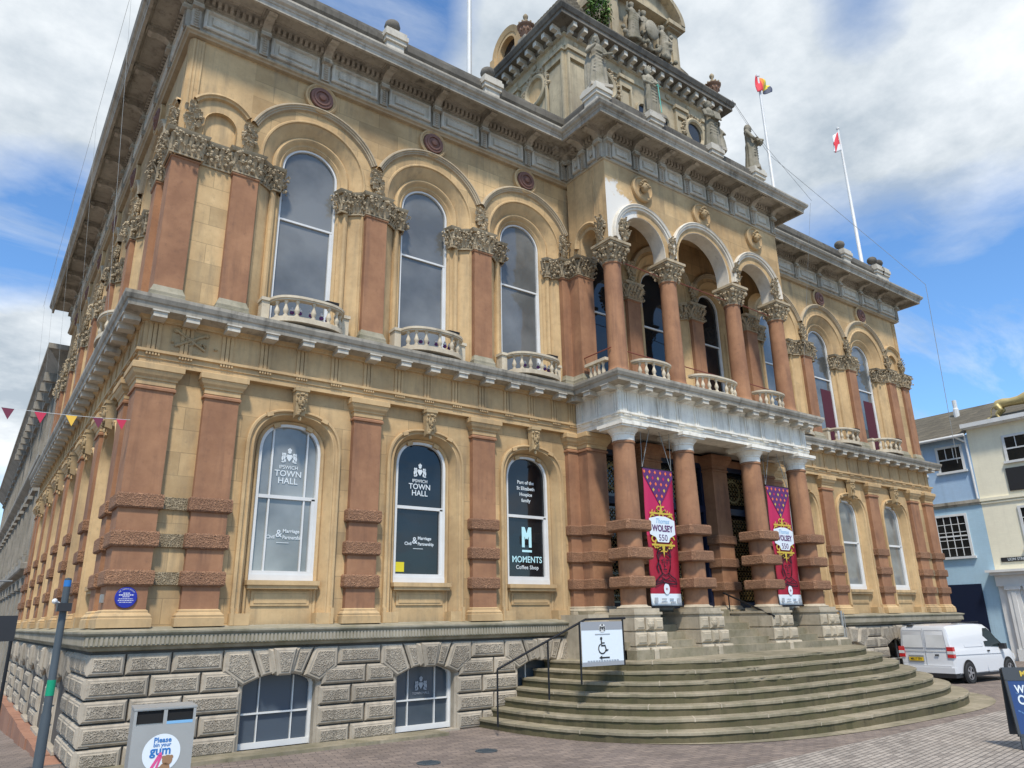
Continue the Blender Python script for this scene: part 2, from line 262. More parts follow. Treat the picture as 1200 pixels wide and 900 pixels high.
# ------------------------------------------------------------------ object helpers
def tag(o, label=None, cat=None, group=None, kind=None):
    if label: o['label'] = label
    if cat: o['category'] = cat
    if group: o['group'] = group
    if kind: o['kind'] = kind
    return o
def empty(name, loc=(0, 0, 0), rz=0, label=None, cat=None, group=None):
    o = bpy.data.objects.new(name, None); S.collection.objects.link(o); o.location = loc; o.rotation_euler = (0, 0, rz); o.empty_display_size = .2
    return tag(o, label, cat, group)
def copy_tree(o, loc=None, rz=None, parent=None):
    c = o.copy(); S.collection.objects.link(c); c.parent = parent if parent is not None else o.parent
    if loc is not None: c.location = loc
    if rz is not None: c.rotation_euler = (0, 0, rz)
    for ch in list(o.children): copy_tree(ch, parent=c)
    return c
class MB:
    def __init__(s): s.v = []; s.f = []; s.m = []
    def add(s, vs, fs, mi=0):
        b = len(s.v); s.v += [tuple(v) for v in vs]
        for f in fs: s.f.append([b+i for i in f]); s.m.append(mi)
    def box(s, x0, x1, y0, y1, z0, z1, mi=0):
        s.add([(x0,y0,z0),(x1,y0,z0),(x1,y1,z0),(x0,y1,z0),(x0,y0,z1),(x1,y0,z1),(x1,y1,z1),(x0,y1,z1)],
              [(0,3,2,1),(4,5,6,7),(0,1,5,4),(1,2,6,5),(2,3,7,6),(3,0,4,7)], mi)
    def obox(s, c, ax, ay, az, mi=0):
        c = Vector(c); ax, ay, az = Vector(ax), Vector(ay), Vector(az)
        vs = [c+ax*i+ay*j+az*k for k in (-1, 1) for i, j in ((-1,-1),(1,-1),(1,1),(-1,1))]
        s.add(vs, [(0,3,2,1),(4,5,6,7),(0,1,5,4),(1,2,6,5),(2,3,7,6),(3,0,4,7)], mi)
    def quad(s, a, b, c, d, mi=0): s.add([a, b, c, d], [(0, 1, 2, 3)], mi)
    def ngon(s, pts, mi=0): s.add(pts, [tuple(range(len(pts)))], mi)
    def tube(s, p, q, r, r2=None, n=8, mi=0):
        p, q = Vector(p), Vector(q); r2 = r if r2 is None else r2
        d = (q-p).normalized(); a = d.orthogonal().normalized(); b = d.cross(a)
        vs = [p+(a*math.cos(t)+b*math.sin(t))*r for t in [2*PI*i/n for i in range(n)]] + [q+(a*math.cos(t)+b*math.sin(t))*r2 for t in [2*PI*i/n for i in range(n)]]
        s.add(vs, [(i, (i+1) % n, n+(i+1) % n, n+i) for i in range(n)] + [tuple(range(n))[::-1], tuple(range(n, 2*n))], mi)
    def path(s, pts, r, n=6, mi=0):
        for a, b in zip(pts, pts[1:]): s.tube(a, b, r, n=n, mi=mi)
    def lathe(s, x, y, prof, n=20, mi=0, sq=0, a0=0, a1=2*PI, sx=1, sy=1):
        full = abs(a1-a0-2*PI) < 1e-6; k = n if full else n+1
        vs = []
        for r, z in prof:
            for i in range(k):
                t = a0+(a1-a0)*i/n; vs.append((x+r*math.cos(t)*sx, y+r*math.sin(t)*sy, z))
        fs = []
        for j in range(len(prof)-1):
            for i in range(n):
                i2 = (i+1) % k if full else i+1
                fs.append((j*k+i, j*k+i2, (j+1)*k+i2, (j+1)*k+i))
        fs.append(tuple(range(k))[::-1]); fs.append(tuple((len(prof)-1)*k+i for i in range(k)))
        s.add(vs, fs, mi)
    def blob(s, c, rx, ry, rz, rot=0, n=6, k=4, mi=0, tilt=0):
        vs = []; ca, sa = math.cos(rot), math.sin(rot)
        for j in range(1, k):
            t = PI*j/k
            for i in range(n):
                a = 2*PI*(i+.5*(j % 2))/n
                x, y, z = rx*math.sin(t)*math.cos(a), ry*math.sin(t)*math.sin(a), rz*math.cos(t)
                x, z = x*math.cos(tilt)+z*math.sin(tilt), -x*math.sin(tilt)+z*math.cos(tilt)
                vs.append((c[0]+x*ca-y*sa, c[1]+x*sa+y*ca, c[2]+z))
        def pole(z):
            x, zz = z*math.sin(tilt), z*math.cos(tilt); return (c[0]+x*ca, c[1]+x*sa, c[2]+zz)
        top = len(vs); vs += [pole(rz), pole(-rz)]
        fs = [(top, i, (i+1) % n) for i in range(n)] + [(top+1, (k-2)*n+(i+1) % n, (k-2)*n+i) for i in range(n)]
        for j in range(k-2):
            for i in range(n): fs.append((j*n+i, (j+1)*n+i, (j+1)*n+(i+1) % n, j*n+(i+1) % n))
        s.add(vs, fs, mi)
    def sweep(s, path, prof, closed=False, mi=0, cap=True, segs=None):
        """profile [(n, z)] carried along a plan path with mitres; outward is to the right of travel"""
        P = [Vector(p) for p in path]; n = len(P); off = []
        for i in range(n):
            if closed: d1 = (P[i]-P[i-1]).normalized(); d2 = (P[(i+1) % n]-P[i]).normalized()
            else:
                d1 = (P[i]-P[i-1]).normalized() if i else (P[1]-P[0]).normalized()
                d2 = (P[i+1]-P[i]).normalized() if i < n-1 else d1
            n1 = Vector((d1.y, -d1.x)); n2 = Vector((d2.y, -d2.x)); m = (n1+n2)
            m = m/max(m.length_squared, 1e-6)*2 if m.length > 1e-6 else n1
            off.append(m)
        k = len(prof); vs = []
        for i in range(n):
            for r, z in prof: q = P[i]+off[i]*r; vs.append((q.x, q.y, z))
        fs = []; rng = range(n if closed else n-1)
        if segs is not None: rng = segs
        for i in rng:
            i2 = (i+1) % n
            for j in range(k-1): fs.append((i*k+j, i2*k+j, i2*k+j+1, i*k+j+1))
        if cap and not closed:
            a, b = (rng[0], rng[-1]+1)
            fs.append(tuple(a*k+j for j in range(k))); fs.append(tuple(b*k+j for j in range(k))[::-1])
        s.add(vs, fs, mi)
    def arch_pts(s, a, b, zs, zb, e=2., n=20, c=0):
        pts = []
        if zb is not None and zb < zs-1e-6: pts.append((c-a, zb))
        for i in range(n+1):
            t = PI*(1-i/n); ct, st = math.cos(t), math.sin(t)
            pts.append((c+a*math.copysign(abs(ct)**(2/e), ct), zs+b*abs(st)**(2/e)))
        if zb is not None and zb < zs-1e-6: pts.append((c+a, zb))
        return pts
    def arch_sweep(s, prof, zs, zb=None, e=2., n=20, c=0, mi=0, clip=None):
        rows = [[(x, y, z) for x, z in s.arch_pts(a, b, zs, zb, e, n, c)] for a, b, y in prof]
        if clip:      # arch whose haunches die into the neighbouring arch at x = +-clip
            t0 = math.acos(min(1, clip/prof[0][0])); rows = []
            for a, b, y in prof:
                r_ = []
                for i in range(n+1):
                    t = PI-t0-(PI-2*t0)*i/n; r_.append((c+max(-clip, min(clip, a*math.cos(t))), y, zs+b*math.sin(t)))
                rows.append(r_)
        k = len(rows[0]); vs = [p for r_ in rows for p in r_]; fs = []
        for j in range(len(rows)-1):
            for i in range(k-1): fs.append((j*k+i, j*k+i+1, (j+1)*k+i+1, (j+1)*k+i))
        s.add(vs, fs, mi)
    def arch_plate(s, x0, x1, z0, z1, a, b, zs, y, e=2., n=20, c=0, mi=0, zb=None):
        s.quad((x0,y,z0),(c-a,y,z0),(c-a,y,zs),(x0,y,zs), mi); s.quad((c+a,y,z0),(x1,y,z0),(x1,y,zs),(c+a,y,zs), mi)
        s.quad((x0,y,zs),(c-a,y,zs),(c-a,y,z1),(x0,y,z1), mi); s.quad((c+a,y,zs),(x1,y,zs),(x1,y,z1),(c+a,y,z1), mi)
        p = s.arch_pts(a, b, zs, None, e, n, c)
        for (xa, za), (xb, zb_) in zip(p, p[1:]): s.quad((xa,y,za),(xb,y,zb_),(xb,y,z1),(xa,y,z1), mi)
        if zb is not None: s.quad((c-a,y,z0),(c+a,y,z0),(c+a,y,zb),(c-a,y,zb), mi)
    def arch_fill(s, a, b, zs, zb, y, e=2., n=20, c=0, mi=0): s.ngon([(x, y, z) for x, z in s.arch_pts(a, b, zs, zb, e, n, c)], mi)
    def stone_block(s, poly, yb, yf, bev=.03, inset=.05, mi=0, mi2=1, axis='y'):
        """rusticated block from an (x,z) polygon: chamfered margin and a rough raised panel"""
        n = len(poly); c = Vector((sum(p[0] for p in poly)/n, sum(p[1] for p in poly)/n))
        def ins(d):
            o = []
            for i in range(n):
                p0, p1, p2 = Vector(poly[i-1]), Vector(poly[i]), Vector(poly[(i+1) % n])
                a = (p1-p0).normalized(); b_ = (p2-p1).normalized(); na = Vector((-a.y, a.x)); nb = Vector((-b_.y, b_.x))
                if na.dot(c-p1) < 0: na = -na
                if nb.dot(c-p1) < 0: nb = -nb
                m = na+nb; o.append(p1+m/max(m.length_squared, .2)*2*d)
            return o
        rings = [(poly, yb), (poly, yf+bev), (ins(bev), yf), (ins(inset), yf), (ins(inset+.012), yf-.014)]
        vs = []
        for pl, y in rings: vs += [((p[0], y, p[1]) if axis == 'y' else (y, p[0], p[1])) for p in pl]
        fs = []
        for j in range(4):
            for i in range(n): fs.append((j*n+i, j*n+(i+1) % n, (j+1)*n+(i+1) % n, (j+1)*n+i))
        s.add(vs, fs, mi); b0 = len(s.v)-5*n
        s.f.append([b0+4*n+i for i in range(n)]); s.m.append(mi2)
    def build(s, name, mats, parent=None, loc=(0, 0, 0), rz=0, smooth=False, recalc=True, label=None):
        used = sorted({i for f in s.f for i in f})
        if len(used) < len(s.v):
            ix = {u: k for k, u in enumerate(used)}; s.v = [s.v[u] for u in used]; s.f = [[ix[i] for i in f] for f in s.f]
        me = bpy.data.meshes.new(name); me.from_pydata(s.v, [], s.f)
        if isinstance(mats, str): mats = [mats]
        for m in mats: me.materials.append(MATS[m])
        if any(s.m): me.polygons.foreach_set('material_index', s.m)
        if recalc:
            bm = bmesh.new(); bm.from_mesh(me); bmesh.ops.recalc_face_normals(bm, faces=bm.faces); bm.to_mesh(me); bm.free()
        if smooth:
            me.polygons.foreach_set('use_smooth', [True]*len(me.polygons))
            if smooth != 'all': me.set_sharp_from_angle(angle=R(40))
        me.update(); o = bpy.data.objects.new(name, me); S.collection.objects.link(o); o.location = loc; o.rotation_euler = (0, 0, rz)
        if parent: o.parent = parent
        if label: o['label'] = label
        return o
def text(name, body, size, x, z, y, mat, parent, align='CENTER', bold=0, sx=1, rz=0, ext=.001, shear=0, spacing=1, rx=PI/2, line=1, matrix=None):
    cu = bpy.data.curves.new(name, 'FONT'); cu.body = body; cu.size = size; cu.align_x = align; cu.align_y = 'CENTER'; cu.extrude = ext; cu.offset = bold; cu.shear = shear; cu.space_character = spacing; cu.space_line = line; cu.resolution_u = 3
    o = bpy.data.objects.new(name, cu); S.collection.objects.link(o); bpy.context.view_layer.update()
    me = bpy.data.meshes.new_from_object(o); bpy.data.objects.remove(o); bpy.data.curves.remove(cu)
    me.name = name; me.transform(Matrix.Scale(sx, 4, (1, 0, 0))); me.transform(Matrix.Rotation(rx, 4, 'X'))
    if matrix is not None: me.transform(matrix)
    me.materials.clear(); me.materials.append(MATS[mat])
    ob = bpy.data.objects.new(name, me); S.collection.objects.link(ob); ob.location = (x, y, z); ob.rotation_euler = (0, 0, rz)
    if parent: ob.parent = parent
    return ob
def voxel_join(o, size=.03, it=2):
    m = o.modifiers.new('remesh', 'REMESH'); m.mode = 'VOXEL'; m.voxel_size = size; m.use_smooth_shade = True
    if it:
        k = o.modifiers.new('smooth', 'SMOOTH'); k.factor = .5; k.iterations = it
    return o
SIDE = -PI/2     # rotation that turns a front bay to face the side street (-X)
# ------------------------------------------------------------------ ground
def sstep(t): t = max(0, min(1, t)); return t*t*(3-2*t)
def gz(x, y):
    h = -0.058*max(0, min(y, 60)-.6)*sstep((.6-x)/.8)
    return h - .10*sstep((x-19)/4)
def sheet(name, xs, ys, mat, dz, kind='structure', keep=None):
    mb = MB(); nx = len(xs)
    mb.v = [(x, y, gz(x, y)+dz) for y in ys for x in xs]
    for j in range(len(ys)-1):
        for i in range(nx-1):
            if keep and not keep((xs[i]+xs[i+1])/2, (ys[j]+ys[j+1])/2): continue
            mb.f.append([j*nx+i, j*nx+i+1, (j+1)*nx+i+1, (j+1)*nx+i]); mb.m.append(0)
    return tag(mb.build(name, mat, recalc=False), kind=kind)
def rngf(a, b, st):
    n = max(1, round((b-a)/st)); return [a+(b-a)*i/n for i in range(n+1)]
gx = [-900, -300, -100, -40] + rngf(-20, 60, .8) + [90, 200, 500, 900]
gy = [-900, -300, -100, -40] + rngf(-24, 60, .8) + [90, 200, 500, 900]
sheet('ground', gx, gy, 'brick_paving', 0.0)
mb = MB(); pts = [(-6, -7.6), (2.4, -6.3), (7.1, -5.66), (11, -5.52), (19, -5.25), (40, -3.0), (60, -2), (60, -40), (-6, -40)]
mb.ngon([(x, y, .004 if x < 19 else gz(x, y)+.006) for x, y in pts[:5]] + [(19.2, -40, .004), (-6, -40, .004)])
tag(mb.build('setts_pavement', 'stone_setts', recalc=False), kind='structure')
# smooth slab apron that runs round the foot of the steps
def step_outline(ins, n=56, y1=0.0):
    a, d, e = 6.05-ins*.82, 4.80-ins*.82, 3.0; pts = []
    for i in range(n+1):
        t = PI*i/n; ct, st = math.cos(t), math.sin(t)
        pts.append((12.50-a*math.copysign(abs(ct)**(2/e), ct), -d*abs(st)**(2/e)))
    return [(pts[0][0], y1)] + pts + [(pts[-1][0], y1)]
mb = MB(); o_ = [(x+.40, y) for x, y in step_outline(-.38)]; mb.ngon([(x, y, gz(x, y)+.008) for x, y in o_]); tag(mb.build('apron_pavement', 'step_stone', recalc=False), kind='structure')
mb = MB(); mb.box(-.2, 5.5, -.62, -.10, -.05, .05); tag(mb.build('kerb', 'step_stone'), kind='structure')

# ------------------------------------------------------------------ town hall
H = empty('town_hall', (0, 0, 0), 0, 'large ornate ochre and red-brown stone town hall with columned porch and balconied arched windows', 'building')
WD, SD = 26.04, 18.64
ZS0, ZS1 = 2.12, 5.573
U0, U1 = 7.345, 9.884
SPR = 10.60
PX0, PX1, PY = 9.27, 16.23, -1.45
WC = [2.672, 5.342, 7.985]; WCR = [WD-c for c in WC][::-1]
BAYS = [(1.327, 4.016), (4.016, 6.667), (6.667, 9.27)]
rnd = random.Random(7)

# --- basement: rusticated blocks
def seg_arch_hole(x, z, wins):
    return any(abs(x-c) < hw for c, hw, zt in wins)
def basement(front, length, wins, z_bot, courses, name, flip=False):
    mb = MB(); axis = 'y' if front else 'x'; f = -.12
    ch = (1.53-z_bot)/courses
    for k in range(courses):
        z0 = z_bot+k*ch; z1 = z0+ch-.028
        top2 = k == courses-1; edges = [0.0-.12]
        iv = []; cur = -.12
        for c, hw in wins:
            h = .62 if not top2 else .93
            if k == courses-2: h = .66
            iv.append((cur, c-h)); cur = c+h
        iv.append((cur, length))
        for a, b in iv:
            L_ = b-a
            if L_ < .12: continue
            n = max(1, round(L_/(.78 if k % 2 else .70))); 
            if n == 1 and L_ > .95: n = 2
            cuts = [a+L_*i/n + (0 if i in (0, n) else (.13 if k % 2 else -.13)) for i in range(n+1)]
            for p, q in zip(cuts, cuts[1:]):
                p2, q2 = p+.014, q-.014
                mb.stone_block([(p2, z0), (q2, z0), (q2, z1), (p2, z1)], .05, f-rnd.random()*.015, bev=.03, inset=.052, axis=axis)
    for c, hw in wins:
        for sg in (-1, 1):
            for poly, pf in (([(.14,1.13),(.33,1.09),(.50,1.505),(.21,1.505)], 0), ([(.36,1.08),(.62,.97),(.93,1.19),(.93,1.505),(.53,1.505)], 0)):
                mb.stone_block([(c+sg*x, z) for x, z in poly], .05, f-.02, bev=.03, inset=.06, axis=axis)
        mb.stone_block([(c-.11,1.10),(c+.11,1.10),(c+.19,1.51),(c-.19,1.51)], .05, f-.11, bev=.03, inset=.05, axis=axis)
        mb.stone_block([(c-.17,1.12),(c+.17,1.12),(c+.27,1.508),(c-.27,1.508)], .05, f-.05, bev=.03, inset=.3*.1, axis=axis, mi2=0)
    return mb.build(name, ['basement_stone', 'basement_worm'], H)
bw = [(c, .6) for c in WC]
basement(True, 8.95, bw, 0.0, 5, 'basement_wall')
basement(True, 9.35, [(19.6-16.9, .6), (19.6-16.9+2.65, .6), (19.6-16.9+5.3, .6)], 0.0, 5, 'basement_wall').location = (16.55, 0, 0)
o_ = basement(False, SD, [(c, .6) for c in (2.672, 5.342, 7.99, 10.65, 13.3, 15.96)], 0.0, 5, 'basement_wall')
mb = MB()   # recessed joints behind the blocks
wins_all = WC + [19.25, 21.9, 24.55]
xs = [-.06]
for c in wins_all: xs += [c-.6, c+.6]
xs.append(WD+.06)
for i in range(0, len(xs), 2): mb.box(xs[i], xs[i+1], -.06, .3, -.6, 1.6)
for c in wins_all: mb.box(c-.6, c+.6, -.055, .3, 1.13, 1.6)
mb.box(-.06, .3, .3, SD, -1.6, 1.6); mb.box(WD-.3, WD+.06, .3, 9, -.6, 1.6)
mb.build('basement_backing', 'basement_joint', H)
mb = MB()   # red sandstone footing along the falling side street
ys = rngf(.9, SD, 1.18)
for a, b in zip(ys, ys[1:]):
    t = -.10 + .0*a
    mb.box(-.34+rnd.random()*.03, -.05, a+.012, b-.012, gz(-1, b)-.3, -.01-rnd.random()*.02)
mb.build('footing', 'red_plinth', H)
# basement windows
def bwin(c, front=True, film='blue_film', text_=False):
    w = MB(); zt = 1.12
    w.arch_sweep([(.588,.19,.06),(.588,.19,.10),(.545,.17,.10),(.545,.17,.16)], .95, .03, n=10)
    w.box(-.585,.585,.09,.16,.035,.12); w.box(-.54,.54,.10,.15,.525,.55); w.box(-.285,-.267,.11,.15,.1,1.08); w.box(.267,.285,.11,.15,.1,1.08)
    o = w.build('basement_window', 'white_paint', H)
    g = MB(); g.arch_fill(.56,.18,.95,.1,.15,n=10); g.build('window_pane', film, o)
    g = MB(); g.arch_sweep([(.67,.25,-.09),(.61,.21,-.075),(.592,.194,-.055),(.590,.192,.17)], .95, .0, n=10); g.box(-.66,.66,-.16,.02,-.02,.03); g.build('window_reveal', 'basement_stone', o)
    if front: o.location = (c, 0, 0)
    else: o.location = (0, c, 0); o.rotation_euler = (0, 0, SIDE)
    return o
b1 = bwin(WC[0]); b2 = bwin(WC[1], film='glass_film'); b3 = bwin(WC[2], film='glass_film')
for c in (19.25, 21.9, 24.55): bwin(c, film='glass_dark')
for c in (2.672, 5.342, 7.99, 10.65, 13.3, 15.96): bwin(c, False)
crest = None
def coat_of_arms(name, mat, parent, x, y, z, s=1.0):
    """small heraldic device: shield, crest and two supporters, as cut vinyl"""
    m = MB()
    def bl(cx, cz, rx, rz, n=10): m.ngon([(cx+rx*math.cos(2*PI*i/n), 0, cz+rz*math.sin(2*PI*i/n)) for i in range(n)])
    m.ngon([(-.05,0,.05),(.05,0,.05),(.05,0,-.02),(0,0,-.09),(-.05,0,-.02)])
    bl(0,.10,.035,.03); bl(0,.155,.02,.03); bl(-.03,.14,.012,.025); bl(.03,.14,.012,.025)
    for sg in (-1, 1):
        bl(sg*.095,.055,.028,.026); bl(sg*.10,-.0,.026,.045); bl(sg*.135,-.03,.02,.05); bl(sg*.085,-.075,.02,.035); bl(sg*.07,.015,.014,.02); bl(sg*.135,.05,.012,.035); bl(sg*.12,-.10,.035,.014)
    m.v = [(a*s, b, c*s) for a, b, c in m.v]
    return m.build(name, mat, parent, (x, y, z), recalc=False)
coat_of_arms('window_lettering', 'ink_grey', b2, 0, .13, .78, .8)
text('window_lettering', 'TOWN HALL', .06, 0, .64, .13, 'ink_grey', b2)

# --- plinth cornice (fluted band) and lower wall base
path_main = [(0, SD), (0, 0), (8.99, 0)]
path_r = [(16.6, 0), (WD, 0), (WD, 9)]
pc = [(.02,1.53),(.13,1.555),(.16,1.60),(.21,1.615),(.21,1.76),(.235,1.765),(.25,1.79),(.25,1.815),(-.10,1.875),(-.12,1.875)]
for p in (path_main, path_r):
    m = MB(); m.sweep([(q[0], q[1]) for q in p], pc); m.build('plinth_cornice', 'ledge_stone', H)
for a, b in ((-.2, 8.95), (16.7, WD+.2)):
    fl = MB()
    for i in range(int((b-a)/.062)):
        x = a+i*.062; fl.box(x, x+.036, -.2215, -.205, 1.63, 1.745)
    fl.build('fluted_band', 'flute_stone', H)
fl = MB()
for i in range(int(SD/.062)):
    y = -.2+i*.062; fl.box(-.2215, -.205, y, y+.036, 1.63, 1.745)
fl.build('fluted_band', 'flute_stone', H)

# --- lower wall bays
LB = dict(a=.85, b=.78, zs=4.75, e=2.5)
def lower_bay(x0, x1, name='lower_wall', mat='ochre'):
    m = MB(); m.arch_plate(x0, x1, 1.86, 5.95, .85, .78, 4.75, .12, e=2.5, zb=None)
    return m.build(name, [mat], H)
def surround_lower():
    m = MB(); pr = []
    for d, y in ((.30,.12),(.30,.05),(.285,.035),(.25,.035),(.235,.07),(.20,.085),(.185,.07),(.165,.07),(.15,.10),(.07,.27),(.065,.25),(.04,.235),(.015,.25),(0,.28),(0,.40)): pr.append((.56+d, .57+d*.72, y))
    m.arch_sweep(pr, 4.75, 2.05, e=2.5, n=26)
    for sg in (-1, 1):
        x0, x1 = sorted((sg*.875, sg*.56)); m.box(x0, x1, .02, .40, 1.865, 2.05)
        x0, x1 = sorted((sg*.865, sg*.81)); m.box(x0, x1, .005, .05, 1.865, 2.13)
        # shouldered corner of the head moulding
        for k in (0, 1):
            t = R(52 if k == 0 else 60); r_ = (.82 if k == 0 else .60)
            m.obox((sg*r_*math.cos(t)*1.0, .045 if k == 0 else .245, 4.75+(.78 if k == 0 else .60)*math.sin(t)*1.0+(.03 if k == 0 else -.01)), (.055, 0, .02*-sg), (0, .03, 0), (.012*sg, 0, .035))
    m.box(-.62,.62,.10,.40,2.50,2.575); m.box(-.60,.60,.13,.40,2.44,2.50)         # sill
    m.box(-.56,.56,.26,.40,1.86,2.44)
    m.box(-.50,.50,.235,.27,2.17,2.40); m.box(-.45,.45,.225,.24,2.21,2.36)
    return m
def keystone():
    m = MB(); m.add([(-.085,.06,5.38),(.085,.06,5.38),(.115,.06,5.90),(-.115,.06,5.90),(-.085,-.06,5.42),(.085,-.06,5.42),(.115,-.10,5.90),(-.115,-.10,5.90)],
                    [(0,3,2,1),(4,5,6,7),(0,1,5,4),(1,2,6,5),(2,3,7,6),(3,0,4,7)])
    m.box(-.13,.13,-.12,.08,5.86,5.925)
    m.blob((0,-.09,5.68),.075,.06,.11,n=8,k=6); m.blob((0,-.155,5.67),.018,.03,.035)
    for sg in (-1, 1): m.blob((sg*.035,-.135,5.71),.022,.02,.013); m.blob((sg*.04,-.135,5.745),.03,.015,.012); m.blob((sg*.085,-.07,5.70),.025,.04,.05); m.blob((sg*.075,-.09,5.79),.03,.04,.03)
    m.blob((0,-.12,5.80),.05,.04,.03); m.blob((0,-.125,5.59),.035,.03,.02)
    for i in range(7): m.blob((rnd.uniform(-.05,.05),-.09,5.43+.022*i),.03,.035,.03)
    m.blob((0,-.05,5.36),.035,.03,.05)
    return m
def lower_window(kind):
    m = MB(); A, B, Z = .56, .57, 4.75
    m.arch_sweep([(A,B,.30),(A,B,.285),(A-.05,B-.05,.285),(A-.05,B-.05,.36)], Z, 2.575, e=2.5, n=26)
    m.box(-A,A,.275,.36,2.575,2.68); m.box(-A+.05,A-.05,.29,.36,2.68,2.74)
    m.box(-A+.05,A-.05,.30,.36,3.97,4.03)
    m.box(A-.11,A-.05,.30,.36,2.7,4.0)
    if kind == 'sidelights':
        for x in (-.33, .30): m.box(x, x+.03, .31, .35, 2.7, 5.26)
    o = m.build('window', 'white_paint', H)
    g = MB(); g.arch_fill(A-.05, B-.05, Z, 2.7, .345, e=2.5, n=26); g.build('window_pane', 'glass_grey' if kind in ('sidelights', 'pale') else 'glass_dark', o)
    return o
sur = surround_lower().build('window_surround', 'ochre_trim', H, smooth=True)
key = keystone().build('keystone', 'carved_ochre', H, smooth=True)
lw = [lower_window('sidelights'), lower_window('plain'), lower_window('plain')]
lwp = lower_window('pale')
def town_lettering(w):
    coat_of_arms('window_lettering', 'white_letter', w, 0, .335, 4.73, .92)
    text('window_lettering', 'IPSWICH', .088, 0, 4.54, .335, 'white_letter', w, bold=.001)
    text('window_lettering', 'TOWN\nHALL', .152, 0, 4.36, .335, 'white_letter', w, bold=.002, line=.85)
    text('window_lettering', 'Marriage', .085, .13, 3.42, .335, 'white_letter', w, bold=.002)
    text('window_lettering', '&', .18, -.085, 3.37, .335, 'white_letter', w, bold=.002)
    text('window_lettering', 'Civil', .085, -.23, 3.31, .335, 'white_letter', w, bold=.002)
    text('window_lettering', 'Partnership', .085, .16, 3.31, .335, 'white_letter', w, bold=.002, sx=.9)
    m = MB(); m.box(-.12,.10,.333,.336,3.215,3.225); m.build('window_lettering', 'white_letter', w)
town_lettering(lw[0]); town_lettering(lw[1])
text('window_lettering', 'Part of the\nSt Elizabeth\nHospice\nfamily', .105, 0, 4.55, .335, 'white_letter', lw[2], bold=.002, line=1.25)
m = MB()
for pts in ([(-.13,3.35),(-.13,3.78),(-.055,3.78),(-.055,3.35)], [(.055,3.35),(.055,3.78),(.13,3.78),(.13,3.35)], [(-.13,3.78),(-.05,3.78),(.035,3.56),(-.03,3.52)], [(.13,3.78),(.05,3.78),(-.035,3.56),(.03,3.52)]): m.ngon([(x, .335+.0004*i_, z) for i_, (x, z) in enumerate(pts)][:4])
m.box(-.13,.13,.333,.336,3.25,3.295); m.build('window_lettering', 'cyan_letter', lw[2])
text('window_lettering', 'MOMENTS', .185, 0, 3.09, .335, 'cyan_letter', lw[2], bold=.002, sx=.92)
text('window_lettering', 'Coffee Shop', .11, 0, 2.93, .335, 'white_letter', lw[2], bold=.002, spacing=1.1)
m = MB(); m.blob((-.42,.5,4.27),.03,.03,.03); m.v = [(x, .335, z) for x, y, z in m.v]
m = MB(); m.box(-.52,-.30,.338,.340,2.78,2.96); m.build('notice_card', 'yellow_card', lw[1])
first = [True]
def place(o, x=None, y=None):
    """copy a finished front part to another bay (x) or to the side street (y)"""
    return copy_tree(o, (x, 0, 0) if x is not None else (0, y, 0), 0 if x is not None else SIDE)
lw[0].location.x, lw[1].location.x, lw[2].location.x = WC
sur.location.x = key.location.x = WC[0]
for c in WC[1:]+WCR: place(sur, c); place(key, c)
lwp.location.x = WCR[0]
for c in WCR[1:]: place(lwp, c)
SC = [2.672, 5.342, 7.99, 10.65, 13.30, 15.968]
for c in SC: place(sur, y=c); place(key, y=c); place(lwp, y=c)
for (a, b), c in zip(BAYS, WC):
    lower_bay(a-c, b-c).location.x = c; lower_bay(c-b, c-a).location.x = WD-c
SB = [(1.327, 4.016), (4.016, 6.667), (6.667, 9.32), (9.32, 11.97), (11.97, 14.624), (14.624, 17.313)]
for (a, b), c in zip(SB, SC):
    o = lower_bay(c-b, c-a); o.location = (0, c, 0); o.rotation_euler = (0, 0, SIDE)
for X in (0, WD):
    sg = 1 if X == 0 else -1
    for z0, z1 in ((1.86, 5.95), (7.0, 10.4)):
        m = MB(); m.quad((X+sg*.12,.12,z0),(X+sg*1.327,.12,z0),(X+sg*1.327,.12,z1),(X+sg*.12,.12,z1))
        m.quad((X+sg*.12,.12,z0),(X+sg*.12,1.327,z0),(X+sg*.12,1.327,z1),(X+sg*.12,.12,z1)); m.build('corner_wall', 'ochre', H)
m = MB(); m.quad((.12,17.313,1.86),(.12,SD,1.86),(.12,SD,12.6),(.12,17.313,12.6)); m.quad((.12,SD,0),(8,SD,0),(8,SD,14),(.12,SD,14)); m.build('rear_wall', 'ochre', H)
m = MB(); m.quad((WD-.12,1.327,0),(WD-.12,9,0),(WD-.12,9,12.6),(WD-.12,1.327,12.6)); m.build('end_wall', 'ochre', H)
# vermiculated courses between the corner pilasters
for z0, z1 in ((2.46,2.69),(3.03,3.27),(3.61,3.84)):
    for X, sg in ((0, 1), (WD, -1)):
        a, b = sorted((X+sg*.57, X+sg*1.04)); m = MB(); m.box(a, b, .075, .13, z0+.02, z1-.02); m.build('wall_course', 'ochre_worm', H)
        a, b = sorted((X+sg*.075, X+sg*.13)); m = MB(); m.box(a, b, .57, 1.04, z0+.02, z1-.02); m.build('wall_course', 'ochre_worm', H)

